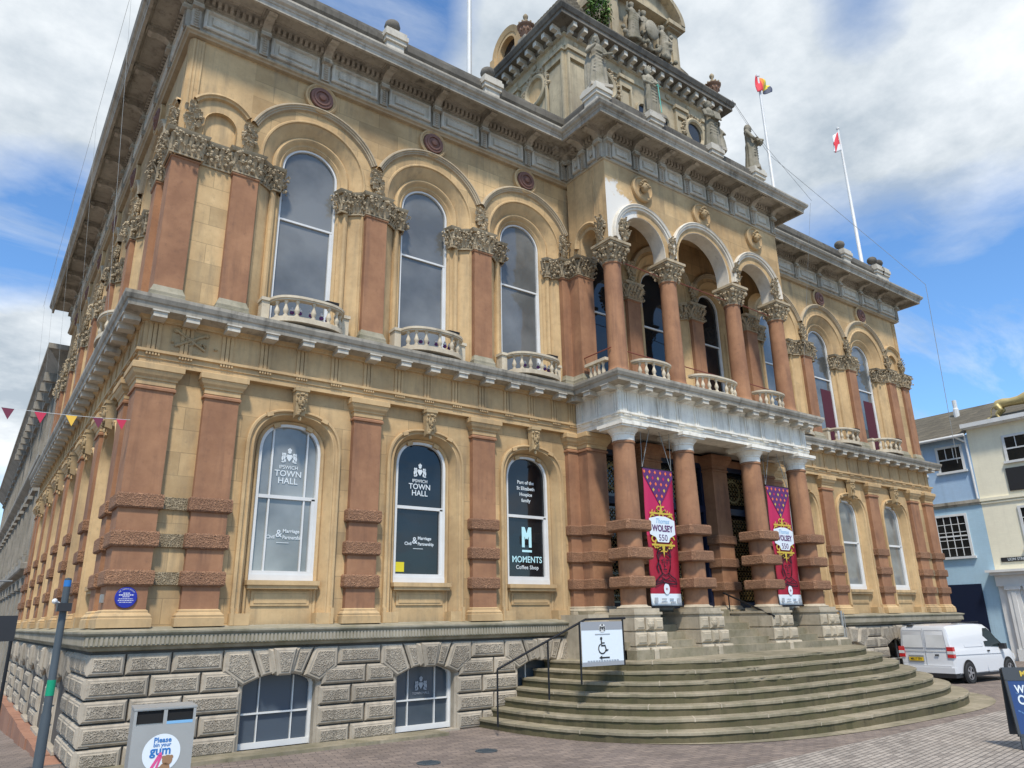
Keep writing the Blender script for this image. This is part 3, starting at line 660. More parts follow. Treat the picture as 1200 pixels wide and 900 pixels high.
# --- pilasters
base_l = [(0,1.865),(.085,1.865),(.085,1.99),(.07,2.0),(.075,2.03),(.05,2.06),(.03,2.075),(.03,2.10),(0,2.12)]
cap_l = [(0,5.50),(.03,5.505),(.03,5.54),(0,5.575)]
cap_l2 = [(.0,5.575),(.015,5.58),(.015,5.66),(.035,5.67),(.04,5.70),(.075,5.74),(.095,5.79),(.095,5.81),(.115,5.82),(.115,5.915),(.09,5.93),(0,5.93)]
band_pr = lambda z0, z1: [(0,z0),(.035,z0),(.055,z0+.025),(.055,z1-.025),(.035,z1),(0,z1)]
BZ = ((2.46,2.69),(3.03,3.27),(3.61,3.84))
def pilaster(path, loc=(0,0,0), rz=0, bands=True, basemat='ochre_trim', capmat='ochre_trim'):
    m = MB(); m.sweep(path, [(0,2.12),(0,5.50)]); m.sweep(path, cap_l)
    o = m.build('pilaster', 'terracotta', H, loc, rz)
    m = MB(); m.sweep(path, base_l); m.build('pilaster_base', basemat, o)
    m = MB(); m.sweep(path, cap_l2); m.build('pilaster_capital', capmat, o)
    if bands:
        for z0, z1 in BZ: m = MB(); m.sweep(path, band_pr(z0, z1)); m.build('rusticated_band', 'terracotta_worm', o)
    return o
pw = .281
single = [(-pw,.12),(-pw,0),(pw,0),(pw,.12)]
pil = pilaster(single, (1.327, 0, 0))
for x in (4.016, 6.667, WD-6.667, WD-4.016, WD-1.327): place(pil, x)
for y in (1.327, 4.016, 6.667, 9.32, 11.97, 14.624, 17.313, SD-.281): place(pil, y=y)
pilaster([(.12,.562),(0,.562),(0,0),(.562,0),(.562,.12)])
pilaster([(WD-.562,.12),(WD-.562,0),(WD,0),(WD,.562),(WD-.12,.562)])
pilaster([(8.97,.12),(8.97,0),(9.27,0),(9.27,-.32),(9.85,-.32),(9.85,.12)], basemat='porch_stone')
pilaster([(15.65,.12),(15.65,-.32),(16.23,-.32),(16.23,0),(WD-8.97,0),(WD-8.97,.12)], basemat='porch_stone')
for x in (11.48, 14.0): pilaster([(x-.29,.12),(x-.29,-.22),(x+.29,-.22),(x+.29,.12)], basemat='porch_stone', capmat='terracotta')

# --- lower entablature
pathL = [(0, SD), (0, 0), (PX0, 0), (PX0, PY), (PX1, PY), (PX1, 0), (WD, 0), (WD, 9)]
ent = [(-.12,5.93),(.02,5.93),(.02,6.02),(.04,6.03),(.04,6.11),(.085,6.12),(.085,6.165),(0,6.175),(0,6.66),(.045,6.67),(.05,6.70),(.11,6.74)]
for segs, mt in (([0, 1], 'ochre_trim'), ([2, 3, 4], 'white_stone'), ([5, 6], 'ochre_trim')):
    m = MB(); m.sweep(pathL, ent, segs=segs, cap=False)
    ss = {0: ((0, SD), (0, 0)), 1: ((0, 0), (PX0, 0)), 2: ((PX0, 0), (PX0, PY)), 3: ((PX0, PY), (PX1, PY)), 4: ((PX1, PY), (PX1, 0)), 5: ((PX1, 0), (WD, 0)), 6: ((WD, 0), (WD, 9))}
    m.build('lower_entablature', mt, H)
    tg = MB()
    for k in (-1, 0, 1): tg.box(k*.07-.027, k*.07+.027, -.026, .0, 6.185, 6.655)
    tg.box(-.115, .115, -.04, .0, 6.637, 6.673)
    for k in range(5): tg.box((k-2)*.045-.014, (k-2)*.045+.014, -.075, -.035, 6.073, 6.117)
    tgo = None
    for sgi in segs:
        p, q = Vector(ss[sgi][0]), Vector(ss[sgi][1]); L_ = (q-p).length; d = (q-p)/L_; n = max(2, round(L_/.6628)); st_ = L_/n; rz_ = math.atan2(d.y, d.x)
        if sgi == 6: continue
        for i in range(n+1):
            t = .12+(L_-.24)*i/n if L_ < 2 else min(max(i*st_, .16), L_-.16)
            c = p+d*t
            if tgo is None: tgo = tg.build('triglyph', mt, H, (c.x, c.y, 0), rz_)
            else: copy_tree(tgo, (c.x, c.y, 0), rz_)
m = MB(); m.sweep(pathL, [(.10,6.735),(.33,6.76),(.345,6.85),(.37,6.865),(.40,6.93),(.405,6.985),(.10,7.045),(-.12,7.05)]); m.build('first_floor_cornice', 'grey_stone', H)
cb_ = MB(); cb_.box(-.105,.105,-.315,-.065,6.65,6.75); cb_.box(-.125,.125,-.34,-.06,6.736,6.76); cbo = None
for sgi in range(6):
    p, q = Vector(pathL[sgi]), Vector(pathL[sgi+1]); L_ = (q-p).length; d = (q-p)/L_; n = max(2, round(L_/.6628)); st_ = L_/n; rz_ = math.atan2(d.y, d.x)
    for i in range(n+1):
        t = min(max(i*st_, .16), L_-.16) if L_ > 2 else .12+(L_-.24)*i/n
        c = p+d*t
        if cbo is None: cbo = cb_.build('cornice_block', 'pale_grey_stone', H, (c.x, c.y, 0), rz_)
        else: copy_tree(cbo, (c.x, c.y, 0), rz_)
m = MB(); m.box(PX0+.02, PX1-.02, PY+.02, .1, 6.2, 7.03); m.box(PX0+.35, PX1-.35, PY+.55, .1, 6.0, 6.2); m.build('porch_ceiling', 'pale_grey_stone', H)
m = MB()      # underside of the porch beam
m.box(PX0+.015, PX1-.015, PY+.015, PY+.50, 5.935, 6.2); m.box(PX0+.015, PX0+.5, PY+.5, .1, 5.935, 6.2); m.box(PX1-.5, PX1-.015, PY+.5, .1, 5.935, 6.2); m.build('porch_beam', 'white_stone', H)
# carved trophy of crossed maces at the corner
m = MB(); m.box(.42, 1.02, -.004, .03, 6.22, 6.62)
for sg in (-1, 1):
    m.tube((.72-.24*sg,-.03,6.30),(.72+.24*sg,-.03,6.58),.022,n=6); m.blob((.72+.24*sg,-.03,6.57),.045,.03,.04)
for i in range(26): m.blob((.72+rnd.gauss(0,.15),-.02,6.42+rnd.gauss(0,.05)),.035,.03,.022,rot=rnd.random()*3)
m.build('carved_trophy', 'carved_ochre', H)

# --- upper wall bays
def upper_bay(x0, x1, hood=1.42, a=1.10, zb=7.0, z1=12.60, mat='ochre'):
    m = MB(); m.arch_plate(x0, x1, zb, z1, a, a, SPR, .12, n=28)
    return m.build('upper_wall', mat, H)
def arch_trim(k=1., wr=.58, deep=.40, hood=1.42, a=1.10, thick=0, clip=1.327):
    m = MB()
    h = [(hood+.02,.12),(hood+.02,.05),(hood,.02),(hood-.03,.015),(hood-.045,.04),(hood-.07,.04),(hood-.085,.065),(hood-.11,.065),(hood-.125,.12)]
    m.arch_sweep([(r_, r_, y) for r_, y in h], SPR, None, n=30, clip=clip); hood_ = m; m = MB()
    s_ = (a-wr)/.46
    q = [(a,.12),(a-.02*s_,.10),(a-.045*s_,.10),(a-.06*s_,.135),(a-.09*s_,.15),(a-.26*s_,.30),(a-.275*s_,.27),(a-.31*s_,.25),(a-.35*s_,.27),(a-.37*s_,.31),(a-.40*s_,.33),(a-.42*s_,.32),(wr,.36),(wr,.46)]
    m.arch_sweep([(r_, r_, y) for r_, y in q], SPR, 7.05, n=30)
    for sg in (-1, 1): m.tube((sg*(a-.31*s_),.265,7.1),(sg*(a-.31*s_),.265,9.9),.052*s_,n=8)
    o = m.build('arch_surround', 'ochre_trim', H, smooth=True); hood_.build('hood_mould', 'hood_stone', o, smooth=True)
    return o
def upper_window(wr=.58, kind='glass_upper'):
    m = MB()
    m.arch_sweep([(wr,wr,.40),(wr,wr,.385),(wr-.042,wr-.042,.385),(wr-.042,wr-.042,.45)], SPR, 7.1, n=26)
    m.box(-wr,wr,.39,.45,7.1,7.3); m.box(-wr+.04,wr-.04,.395,.45,9.44,9.48)
    m.box(wr-.085,wr-.04,.395,.45,7.2,9.43)
    o = m.build('window', 'white_paint', H)
    g = MB(); g.arch_fill(wr-.045, wr-.045, SPR, 7.2, .435, n=26); g.build('window_pane', kind, o)
    return o
def leaf(mb, p, nn, z, h, w, out_=.1, tip=.85):
    t = Vector((-nn[1], nn[0])); nn = Vector(nn); p = Vector(p)
    rows = ((.005,0,.5),(.02,.35,.95),(out_*.45,.7,1.),(out_*.9,.96,.75),(out_*1.05,tip,.2))
    vs = []
    for o_, zz, ww in rows:
        for k in (-1, 0, 1): q = p+t*(k*w*.5*ww)+nn*(o_+(.018 if k == 0 else 0)); vs.append((q.x, q.y, z+h*zz))
    mb.add(vs, [(j*3+i, j*3+i+1, (j+1)*3+i+1, (j+1)*3+i) for j in range(4) for i in range(2)])
def carve(mb, path, z0, z1, rng, closed=False, den=1.0):
    P = [Vector(p) for p in path]; n = len(P); h = z1-z0-.07
    mb.sweep(path, [(0,z0),(.03,z0+.0),(.035,z0+.03),(-.01,z0+.045),(-.03,z0+.25),(.03,z1-.10)], closed=closed, cap=False)
    for i in range(n if closed else n-1):
        a, b = P[i], P[(i+1) % n]; L_ = (b-a).length
        if L_ < .05: continue
        d = (b-a)/L_; nn = Vector((d.y, -d.x)); k = max(1, round(L_/.105))
        for j in range(k):
            c = a+d*L_*(j+.5)/k
            leaf(mb, c, nn, z0+.03, h*rng.uniform(.38,.5), L_/k*.78, .12)
        for j in range(k+1):
            c = a+d*L_*j/k
            leaf(mb, c, nn, z0+.06, h*rng.uniform(.66,.9), L_/k*.7, .16)
        for j in range(int(L_*42*den)+1):
            c = a+d*rng.uniform(0, L_)+nn*rng.uniform(.05,.155); s_ = rng.uniform(.6,1.35)
            mb.blob((c.x, c.y, z0+rng.uniform(.12,1.)*h), .028*s_, .028*s_, .036*s_, rot=rng.random()*3, n=5, k=4, tilt=rng.uniform(-.8,.8))
        if L_ > .3:
            for c in (a+d*.05, b-d*.05):    # corner scrolls
                q = c+nn*.09; mb.blob((q.x, q.y, z1-.12), .05,.05,.055, n=6, k=5)
    mb.sweep(path, [(0,z1-.07),(.07,z1-.065),(.095,z1-.03),(.11,z1),(.0,z1+.012)], closed=closed)
def pendant(mb, x, y, z0, z1, nrm=(0,-1), w=.115, rng=rnd):
    nn = Vector(nrm); t = Vector((-nn.y, nn.x))
    k = 70
    for i in range(k):
        f = rng.random(); z = z1-(z1-z0)*f; ww = w*(.35+1.1*math.sin(PI*min(1, f*.9+.12)))*(.8 if f < .85 else .45)
        q = Vector((x, y))+t*rng.uniform(-ww, ww)+nn*rng.uniform(.0, .10); s_ = rng.uniform(.024,.044)
        mb.blob((q.x, q.y, z), s_, s_, s_*1.15, n=5, k=4)
        if i % 3 == 0:
            q2 = q+t*rng.choice((-1, 1))*.04; leaf(mb, q2, nn, z-.04, .11, .07, .09)
def cap_path(hw, c0=0):
    p = [(-hw-.745+.33+.0, .36)]
    return [(-.745,.36),(-.70,.20),(-.60,.20),(-.55,.28),(-.33,.12),(-.232,.12),(-.232,0),(.232,0),(.232,.12),(.33,.12),(.55,.28),(.60,.20),(.70,.20),(.745,.36)]
base_u = [(0,7.03),(.06,7.04),(.06,7.16),(.045,7.17),(.05,7.22),(.03,7.26),(.015,7.30),(0,7.345)]
def upper_pilaster(path, cpath=None, loc=(0,0,0), pend=((0, -0.0),), seed=1, bmat='ledge_stone'):
    m = MB(); m.sweep(path, [(0,7.345),(0,9.84),(.02,9.85),(.025,9.875),(0,9.89)]); o = m.build('upper_pilaster', 'terracotta', H, loc)
    m = MB(); m.sweep(path, base_u); m.build('pilaster_base', bmat, o)
    rg = random.Random(seed); m = MB()
    carve(m, cpath or path, 9.89, 10.38, rg); m.build('carved_capital', 'carved_stone', o)
    if pend:
        for pn in pend: m = MB(); pendant(m, pn[0], pn[1], 10.46, 11.0, nrm=pn[2] if len(pn) > 2 else (0, -1), rng=rg); m.build('carved_pendant', 'carved_stone', o)
    return o
uw = .232
usingle = [(-uw,.12),(-uw,0),(uw,0),(uw,.12)]
upil = upper_pilaster(usingle, cap_path(uw), (4.016, 0, 0), pend=((0, .10),))
for x in (6.667, WD-6.667, WD-4.016): place(upil, x)
for y in (4.016, 6.667, 9.32, 11.97, 14.624): place(upil, y=y)
# corner groups: P0 wraps the corner, Pb beside it
cornp = [(.12,1.94),(.36,2.05),(.20,2.0),(.20,1.90),(.28,1.86),(.12,1.64),(.12,1.56),(0,1.56),(0,1.09),(.12,1.09),(.12,.52),(0,.52),(0,0),(.52,0),(.52,.12),(1.095,.12),(1.095,0),(1.559,0),(1.559,.12),(1.65,.12),(1.87,.28),(1.92,.20),(2.02,.20),(2.065,.36)][4:]
o = upper_pilaster([(.12,.5),(.04,.5),(.04,.04),(.5,.04),(.5,.12)], cornp, pend=((.30,.10),(1.327,.10),(.10,.32,(-1,0)),(.10,1.327,(-1,0))), seed=5)
o = upper_pilaster([(1.327-uw,.12),(1.327-uw,0),(1.327+uw,0),(1.327+uw,.12)], [(2.03,.20),(2.06,.36)], pend=None)
o = upper_pilaster([(.12,1.327+uw),(0,1.327+uw),(0,1.327-uw),(.12,1.327-uw)], [(.36,2.06),(.20,2.03)], pend=None)
mir = lambda p: [(WD-x, y) for x, y in p][::-1]
cr_ = [(.12,1.09),(.12,.52),(0,.52),(0,0),(.52,0),(.52,.12),(1.095,.12),(1.095,0),(1.559,0),(1.559,.12),(1.65,.12),(1.87,.28),(1.92,.20),(2.02,.20),(2.065,.36)]
o = upper_pilaster(mir([(.12,.5),(.04,.5),(.04,.04),(.5,.04),(.5,.12)]), mir(cr_), pend=((WD-.30,.10),(WD-1.327,.10)), seed=6)
o = upper_pilaster(mir([(1.327-uw,.12),(1.327-uw,0),(1.327+uw,0),(1.327+uw,.12)]), mir([(2.03,.20),(2.06,.36)]), pend=None)
for y in (17.313, SD-.281): place(upil, y=y)
# responds beside the loggia
rs = [(9.0,.12),(9.0,0),(9.24,0),(9.24,-.34),(9.72,-.34),(9.72,.12)]
rc = [(8.28+.36,.28),(8.69,.20),(8.78,.20),(8.83,.28),(8.95,.12),(9.0,.12),(9.0,0),(9.24,0),(9.24,-.34),(9.72,-.34),(9.72,.12)]
upper_pilaster(rs, rc, pend=((9.10,.05),), seed=8)
mr2 = lambda p: [(2*12.75-x, y) for x, y in p][::-1]
upper_pilaster(mr2(rs), [(2*12.75-9.72,.12),(2*12.75-9.72,-.34),(2*12.75-9.24,-.34),(2*12.75-9.24,0),(WD-9.0,0),(WD-9.0,.12),(WD-8.83,.28),(WD-8.69,.20)], pend=None, seed=9)
ua = arch_trim(); uwn = upper_window(); uwb = upper_window(kind='glass_pale')
ua.location.x = WC[0]; uwn.location.x = WC[0]
for c in WC[1:]+WCR: place(ua, c)
for c in WC[1:]: place(uwn, c)
uwb.location.x = WCR[0]
for c in WCR[1:]: place(uwb, c)
for c in SC: place(ua, y=c); place(uwn, y=c)
for c in WCR[1:]:
    m = MB()
    m.box(c-.1, c+.5, .428, .432, 7.3, 9.1); m.build('window_curtain', 'curtain_maroon', H)
for (a, b), c in zip(BAYS, WC):
    upper_bay(a-c, b-c).location.x = c; upper_bay(c-b, c-a).location.x = WD-c
for (a, b), c in zip(SB, SC):
    o = upper_bay(c-b, c-a); o.location = (0, c, 0); o.rotation_euler = (0, 0, SIDE)
# small blind arches in the corner bays
def corner_niche(loc, rz):
    m = MB(); m.arch_plate(-.68,.527,10.4,12.6,.31,.31,SPR+.22,.12,n=14); m.arch_sweep([(.31,.31,.12),(.29,.29,.10),(.29,.29,.2)],SPR+.22,10.4,n=14); m.arch_fill(.30,.30,SPR+.22,10.4,.2,n=14)
    m.arch_sweep([(.66,.66,.12),(.66,.66,.03),(.62,.62,.02),(.60,.60,.05),(.57,.57,.06),(.55,.55,.12)],SPR+.22,None,n=18,clip=.53)
    for x in (-.66,-.60,-.50): m.box(x,x+.035,.085,.12,10.42,12.53)
    m.box(-.68,-.46,.10,.12,10.42,12.53)
    return m.build('blind_arch', 'ochre_trim', H, loc, rz)
corner_niche((.80,0,0), 0)
o = corner_niche((0,.80,0), SIDE); o.scale = (-1, 1, 1)
o = corner_niche((WD-.80,0,0), 0); o.scale = (-1, 1, 1)
# roundels
def roundel(name, loc, rz=0, head=False, s=1., mats=('ochre_trim', 'roundel_red')):
    m = MB(); k = 28; pr = [(.30,.12),(.30,.04),(.27,.02),(.245,.05),(.225,.05)]; pr2 = [(.215,.05),(.205,-.0),(.16,.0),(.155,-.02),(.125,-.02),(.12,.01),(.075,.0),(.06,-.04),(.0,-.06)]
    def ring(pr, mi):
        vs = [(r_*math.cos(2*PI*i/k)*s, y, r_*math.sin(2*PI*i/k)*s) for r_, y in pr for i in range(k)]
        m.add(vs, [(j*k+i, j*k+(i+1) % k, (j+1)*k+(i+1) % k, (j+1)*k+i) for j in range(len(pr)-1) for i in range(k)], mi)
    ring(pr, 0)
    if not head: ring(pr2, 1)
    else:
        ring([(.225,.05),(0,.06)], 0)
        m.blob((0,-.02,0),.10,.12,.14,n=10,k=8,mi=1); m.blob((0,-.15,-.005),.02,.03,.04,mi=1); m.blob((0,-.12,-.06),.04,.03,.015,mi=1)
        for i in range(26):
            a = rnd.uniform(-.5, PI+.5); r_ = rnd.uniform(.10,.15); m.blob((r_*math.cos(a),-.01-rnd.random()*.06,.02+r_*1.1*math.sin(a)),.035,.04,.03,mi=1)
        for sg in (-1, 1): m.blob((sg*.04,-.125,.03),.022,.02,.012,mi=1)
    return m.build(name, list(mats), H, loc, rz, smooth=True)
rd = roundel('roundel', (WC[0], 0, 12.27), s=1.15)
for c in WC[1:]+WCR: copy_tree(rd, (c, 0, 12.27), 0)
for c in SC: copy_tree(rd, (0, c, 12.27), SIDE)
hd = roundel('portrait_roundel', (10.53, PY-.07, 12.16), head=True, s=1.15, mats=('ochre_trim', 'carved_ochre'))
for c in (12.78, 15.05): copy_tree(hd, (c, PY-.07, 12.16), 0)

# --- balconies
def balcony(hw=.80, proj=.50, y0=.10, n=7, z0=7.06, loc=(0,0,0), flood=True, bulbs=True):
    def arc(r_, t): 
        ct, st = math.cos(t), math.sin(t); e = 2.6
        return (-(hw-.13+r_)*math.copysign(abs(ct)**(2/e), ct), y0-(proj+r_)*abs(st)**(2/e))
    K = 22
    def band(rin, rout, z0_, z1_, mb):
        o_ = [arc(rout, PI*i/K) for i in range(K+1)]; i_ = [arc(rin, PI*i/K) for i in range(K+1)]
        vs = [(x, y, z) for z in (z0_, z1_) for pl in (o_, i_) for x, y in pl]; c = K+1
        fs = []
        for i in range(K): fs += [(i, i+1, 2*c+i+1, 2*c+i), (c+i, 3*c+i, 3*c+i+1, c+i+1), (i, c+i, c+i+1, i+1), (2*c+i, 2*c+i+1, 3*c+i+1, 3*c+i)]
        mb.add(vs, fs)
    m = MB(); band(-.09,.035,z0+.40,z0+.43,m); band(-.10,.055,z0+.43,z0+.475,m); band(-.30,.045,z0-.02,z0+.06,m); band(-.25,.02,z0+.06,z0+.085,m)
    for sg in (-1, 1):
        a, b = sorted((sg*(hw-.10), sg*(hw+.04))); m.box(a, b, -.02, .2, z0-.02, z0+.42); m.box(a-.02, b+.02, -.05, .2, z0+.42, z0+.48)
    o = m.build('balcony', 'baluster_stone', H, loc, smooth=True)
    b_ = MB(); b_.lathe(0, 0, [(.045,.0),(.045,.03),(.028,.04),(.03,.06),(.048,.10),(.05,.13),(.034,.18),(.022,.22),(.024,.26),(.038,.275),(.042,.30),(.042,.32)], n=10)
    for i in range(n):
        t = PI*(.14+.72*i/(n-1)); x, y = arc(-.025, t)
        if i == 0: bo = b_.build('baluster', 'baluster_stone', o, (x, y, z0+.085), smooth=True)
        else: c = bo.copy(); S.collection.objects.link(c); c.location = (x, y, z0+.085)
    if bulbs:
        for i in range(1, 6):
            t = PI*(.2+.6*i/6); x, y = arc(-.16, t)
            m = MB(); m.blob((0,0,.0),.045,.045,.035,n=8,k=6,mi=0); m.blob((0,0,.05),.04,.04,.03,n=8,k=6,mi=1); m.blob((0,0,.085),.02,.02,.03,n=6,k=5,mi=1)
            m.build('festive_lamp', ['purple_bulb', 'bulb_white'], o, (x, y, z0+.22))
    if flood:
        m = MB(); m.obox((.36, -.30, z0+.53), (.12,-.0,-.0), (0,.07,.02), (0,-.012,.03)); m.box(.34,.38,-.32,-.28,z0+.47,z0+.51); m.build('floodlight', 'black_plastic', o)
    return o
bal = balcony(loc=(WC[0], 0, 0))
for c in WC[1:]: place(bal, c)
balr = balcony(loc=(WCR[0], 0, 0), bulbs=False)
for c in WCR[1:]: place(balr, c)
m = MB()
for c in SC:
    pass
bside = balcony(loc=(0, SC[0], 0), n=5, bulbs=False, flood=False); bside.rotation_euler = (0, 0, SIDE)
COLX = (9.55, 11.48, 14.0, 15.95); CY = -1.2
for i, (c, hw, n) in enumerate(((10.515,.66,6),(12.74,.93,8),(14.975,.66,6))):
    balcony(hw=hw, proj=.34, y0=-1.22, n=n, loc=(c, 0, 0), flood=False, bulbs=False, z0=7.05)
m = MB(); m.tube((9.3,-1.25,7.72),(9.3,-.35,7.72),.014)
for a, b in zip(COLX, COLX[1:]): m.tube((a,-1.22,7.74),(b,-1.22,7.70),.014); m.tube((a, -1.2, 10.05), (b, -1.2, 10.0), .012)
m.build('safety_rail', 'rust_rail', H)
m = MB(); m.box(9.26, 9.38, -1.1, -.4, 7.05, 7.12); m.box(9.24, 9.40, -1.1, -.4, 7.46, 7.53)
for i in range(4): m.lathe(9.32, -.95+i*.14, [(.045,7.12),(.03,7.17),(.05,7.24),(.024,7.36),(.042,7.45)], n=8)
m.build('return_balustrade', 'baluster_stone', H, smooth=True)

# --- porch columns and pedestals
cm = MB(); cm.lathe(0, 0, [(.268,2.12),(.268,3.0),(.262,4.2),(.238,5.50),(.258,5.51),(.258,5.54),(.238,5.56)], n=28)
col = cm.build('porch_column', 'terracotta', H, (COLX[0], CY, 0), smooth=True)
for z0, z1 in BZ:
    m = MB(); w = .37; c_ = .07; pl = [(-w+c_,-w),(w-c_,-w),(w,-w+c_),(w,w-c_),(w-c_,w),(-w+c_,w),(-w,w-c_),(-w,-w+c_)]
    m.sweep(pl, [(-.03,z0),(0,z0+.03),(0,z1-.03),(-.03,z1)], closed=True); m.ngon([(x*.93, y*.93, z1) for x, y in pl]); m.ngon([(x*.93, y*.93, z0) for x, y in pl]); m.build('rusticated_band', 'terracotta_worm', col)
m = MB(); m.lathe(0, 0, [(.25,5.56),(.25,5.68),(.268,5.69),(.268,5.72),(.33,5.79),(.345,5.82)], n=28); m.box(-.37,.37,-.37,.37,5.82,5.86); m.box(-.40,.40,-.40,.40,5.86,5.935); m.build('column_capital', 'white_stone', col, smooth=True)
m = MB(); m.box(-.36,.36,-.36,.36,1.98,2.05); m.lathe(0, 0, [(.35,2.05),(.36,2.07),(.34,2.09),(.29,2.10),(.27,2.125)], n=28); m.build('column_base', 'porch_stone', col, smooth=True)
ped = MB()
ped.box(-.37,.37,-.37,.9,1.88,1.98); ped.box(-.40,.40,-.40,.9,1.93,1.978)
for i, (z0, z1, w) in enumerate(((1.62,1.88,.40),(1.34,1.60,.45),(1.0,1.32,.50))):
    ped.box(-w+.03,w-.03,-w+.03,.9,z0-.02,z1+.0)
    for sg in (-1, 1):
        ped.stone_block([(sg*.13, z0+.01),(sg*w, z0+.01),(sg*w, z1-.01),(sg*.13, z1-.01)], -w+.04, -w-.02, bev=.03, inset=.05)
    ped.stone_block([(-.11, z0+.01),(.11, z0+.01),(.11, z1-.01),(-.11, z1-.01)], -w+.04, -w-(.05 if i != 1 else .02), bev=.03, inset=.04, mi2=0)
    for sg in (-1, 1):
        ped.box(*sorted((sg*w, sg*(w-.08))), -w+.05, .8, z0+.01, z1-.01)
ped.blob((0,-.43,1.75),.10,.07,.10,n=10,k=6)
pdo = ped.build('column_pedestal', ['porch_stone', 'porch_stone'], col)
for x in COLX[1:]: copy_tree(col, (x, CY, 0))
for a, b in ((8.6, 9.3), (16.2, 16.9)): m = MB(); m.box(a,b,-.85,.1,.9,1.95); m.build('porch_side_base', 'porch_stone', H)

# upper columns
cm = MB(); cm.lathe(0, 0, [(.30,7.05),(.30,7.10),(.27,7.12),(.285,7.16),(.25,7.20),(.232,7.24),(.228,7.30),(.205,9.84),(.225,9.85),(.225,9.88),(.2,9.9)], n=28)
uc = cm.build('loggia_column', 'terracotta', H, (COLX[0], CY, 0), smooth=True)
m = MB(); rg = random.Random(3); K = 10
carve(m, [(.2*math.cos(-2*PI*i/K), .2*math.sin(-2*PI*i/K)) for i in range(K)][::-1], 9.88, 10.30, rg, closed=True, den=.8)
for sx in (-1, 1):
    for sy in (-1, 1): m.blob((sx*.27, sy*.27, 10.22), .07,.07,.07, n=7, k=6); m.blob((sx*.23, sy*.23, 10.14), .05,.05,.07, n=6, k=5)
m.box(-.31,.31,-.31,.31,10.29,10.33); m.box(-.34,.34,-.34,.34,10.33,10.395)
m.build('carved_capital', 'carved_stone', uc)
for x in COLX[1:]: copy_tree(uc, (x, CY, 0))

# loggia arcade
m = MB(); AY = PY+.05
arcs = ((10.515,.74,9.27,11.48),(12.74,1.0,11.48,14.0),(14.975,.74,14.0,PX1-.03))
for c, a, x0, x1 in arcs: m.arch_plate(x0 if x0 > 9.3 else 9.30, x1, 10.395, 12.60, a, a, SPR, AY, n=26, c=c)
m.build('arcade_wall', 'ochre_patched', H)
m = MB()
for c, a, x0, x1 in arcs:
    m.arch_sweep([(a,a,AY),(a-.01,a-.01,AY+.01),(a-.01,a-.01,AY+.40),(a+.05,a+.05,AY+.41)], SPR, 10.395, n=26, c=c)
    h = min((x1-x0)/2+.02, a+.34)
    m.arch_sweep([(h,h,AY),(h,h,AY-.07),(h-.03,h-.03,AY-.10),(h-.06,h-.06,AY-.08),(h-.09,h-.09,AY-.08),(h-.10,h-.10,AY-.05),(h-.15,h-.15,AY-.05),(h-.17,h-.17,AY)], SPR, SPR-.1, n=26, c=c)
m.build('arcade_arch', 'pale_arch', H, smooth=True)
m = MB()
for c, a, x0, x1 in arcs: m.arch_plate(x0, x1, 10.395, 12.60, a+.04, a+.04, SPR, AY+.41, n=26, c=c)
for x in (9.30, 9.70, 15.8, 16.2):
    loc_ = x
m.box(9.36,16.14,AY+.42,.11,12.35,12.5); m.build('loggia_ceiling', 'ochre_trim', H)
for x in COLX: m = MB(); m.box(x-.20, x+.20, AY+.02, AY+.40, 10.39, 10.62); m.build('arch_springer', 'pale_arch', H)
def return_wall(X, sg):
    m = MB(); m.arch_plate(-.70,.70,10.395,12.60,.27,.27,SPR+.08,0,n=14); m.arch_sweep([(.27,.27,0),(.26,.26,.01),(.26,.26,.35)],SPR+.08,10.395,n=14)
    m.arch_sweep([(.46,.46,0),(.46,.46,-.07),(.42,.42,-.09),(.38,.38,-.06),(.35,.35,0)],SPR+.08,SPR,n=16)
    o = m.build('return_wall', 'ochre_trim', H, (X, -.70, 0), SIDE if sg < 0 else -SIDE); return o
return_wall(9.30, -1); return_wall(16.2, 1)
for x, y, nr in ((COLX[1], AY, (0, -1)), (COLX[2], AY, (0, -1)), (9.78, AY, (0, -1)), (15.75, AY, (0, -1)), (9.30, -1.2, (-1, 0))):
    m = MB(); pendant(m, x, y, 10.46, 11.05, nrm=nr); m.build('carved_pendant', 'carved_stone', H)
# loggia back wall
for c, a, x0, x1, wr in ((10.49,.80,9.27,11.48,.46),(12.74,1.04,11.48,14.0,.58),(14.99,.80,14.0,16.23,.46)):
    o = upper_bay(x0-c, x1-c, a=a); o.location.x = c
    o = arch_trim(a=a, wr=wr, hood=min(1.24, a+.22), clip=min(1.2, a+.2)); o.location.x = c
    o = upper_window(wr, kind='glass_dark'); o.location.x = c
for x in (11.48, 14.0):
    w_ = .62 if False else .58
    upper_pilaster(usingle, [(-.45,.30),(-.40,.20),(-.33,.12),(-.232,.12),(-.232,0),(.232,0),(.232,.12),(.33,.12),(.40,.20),(.45,.30)], (x, 0, 0), pend=((0,.10),), seed=12)

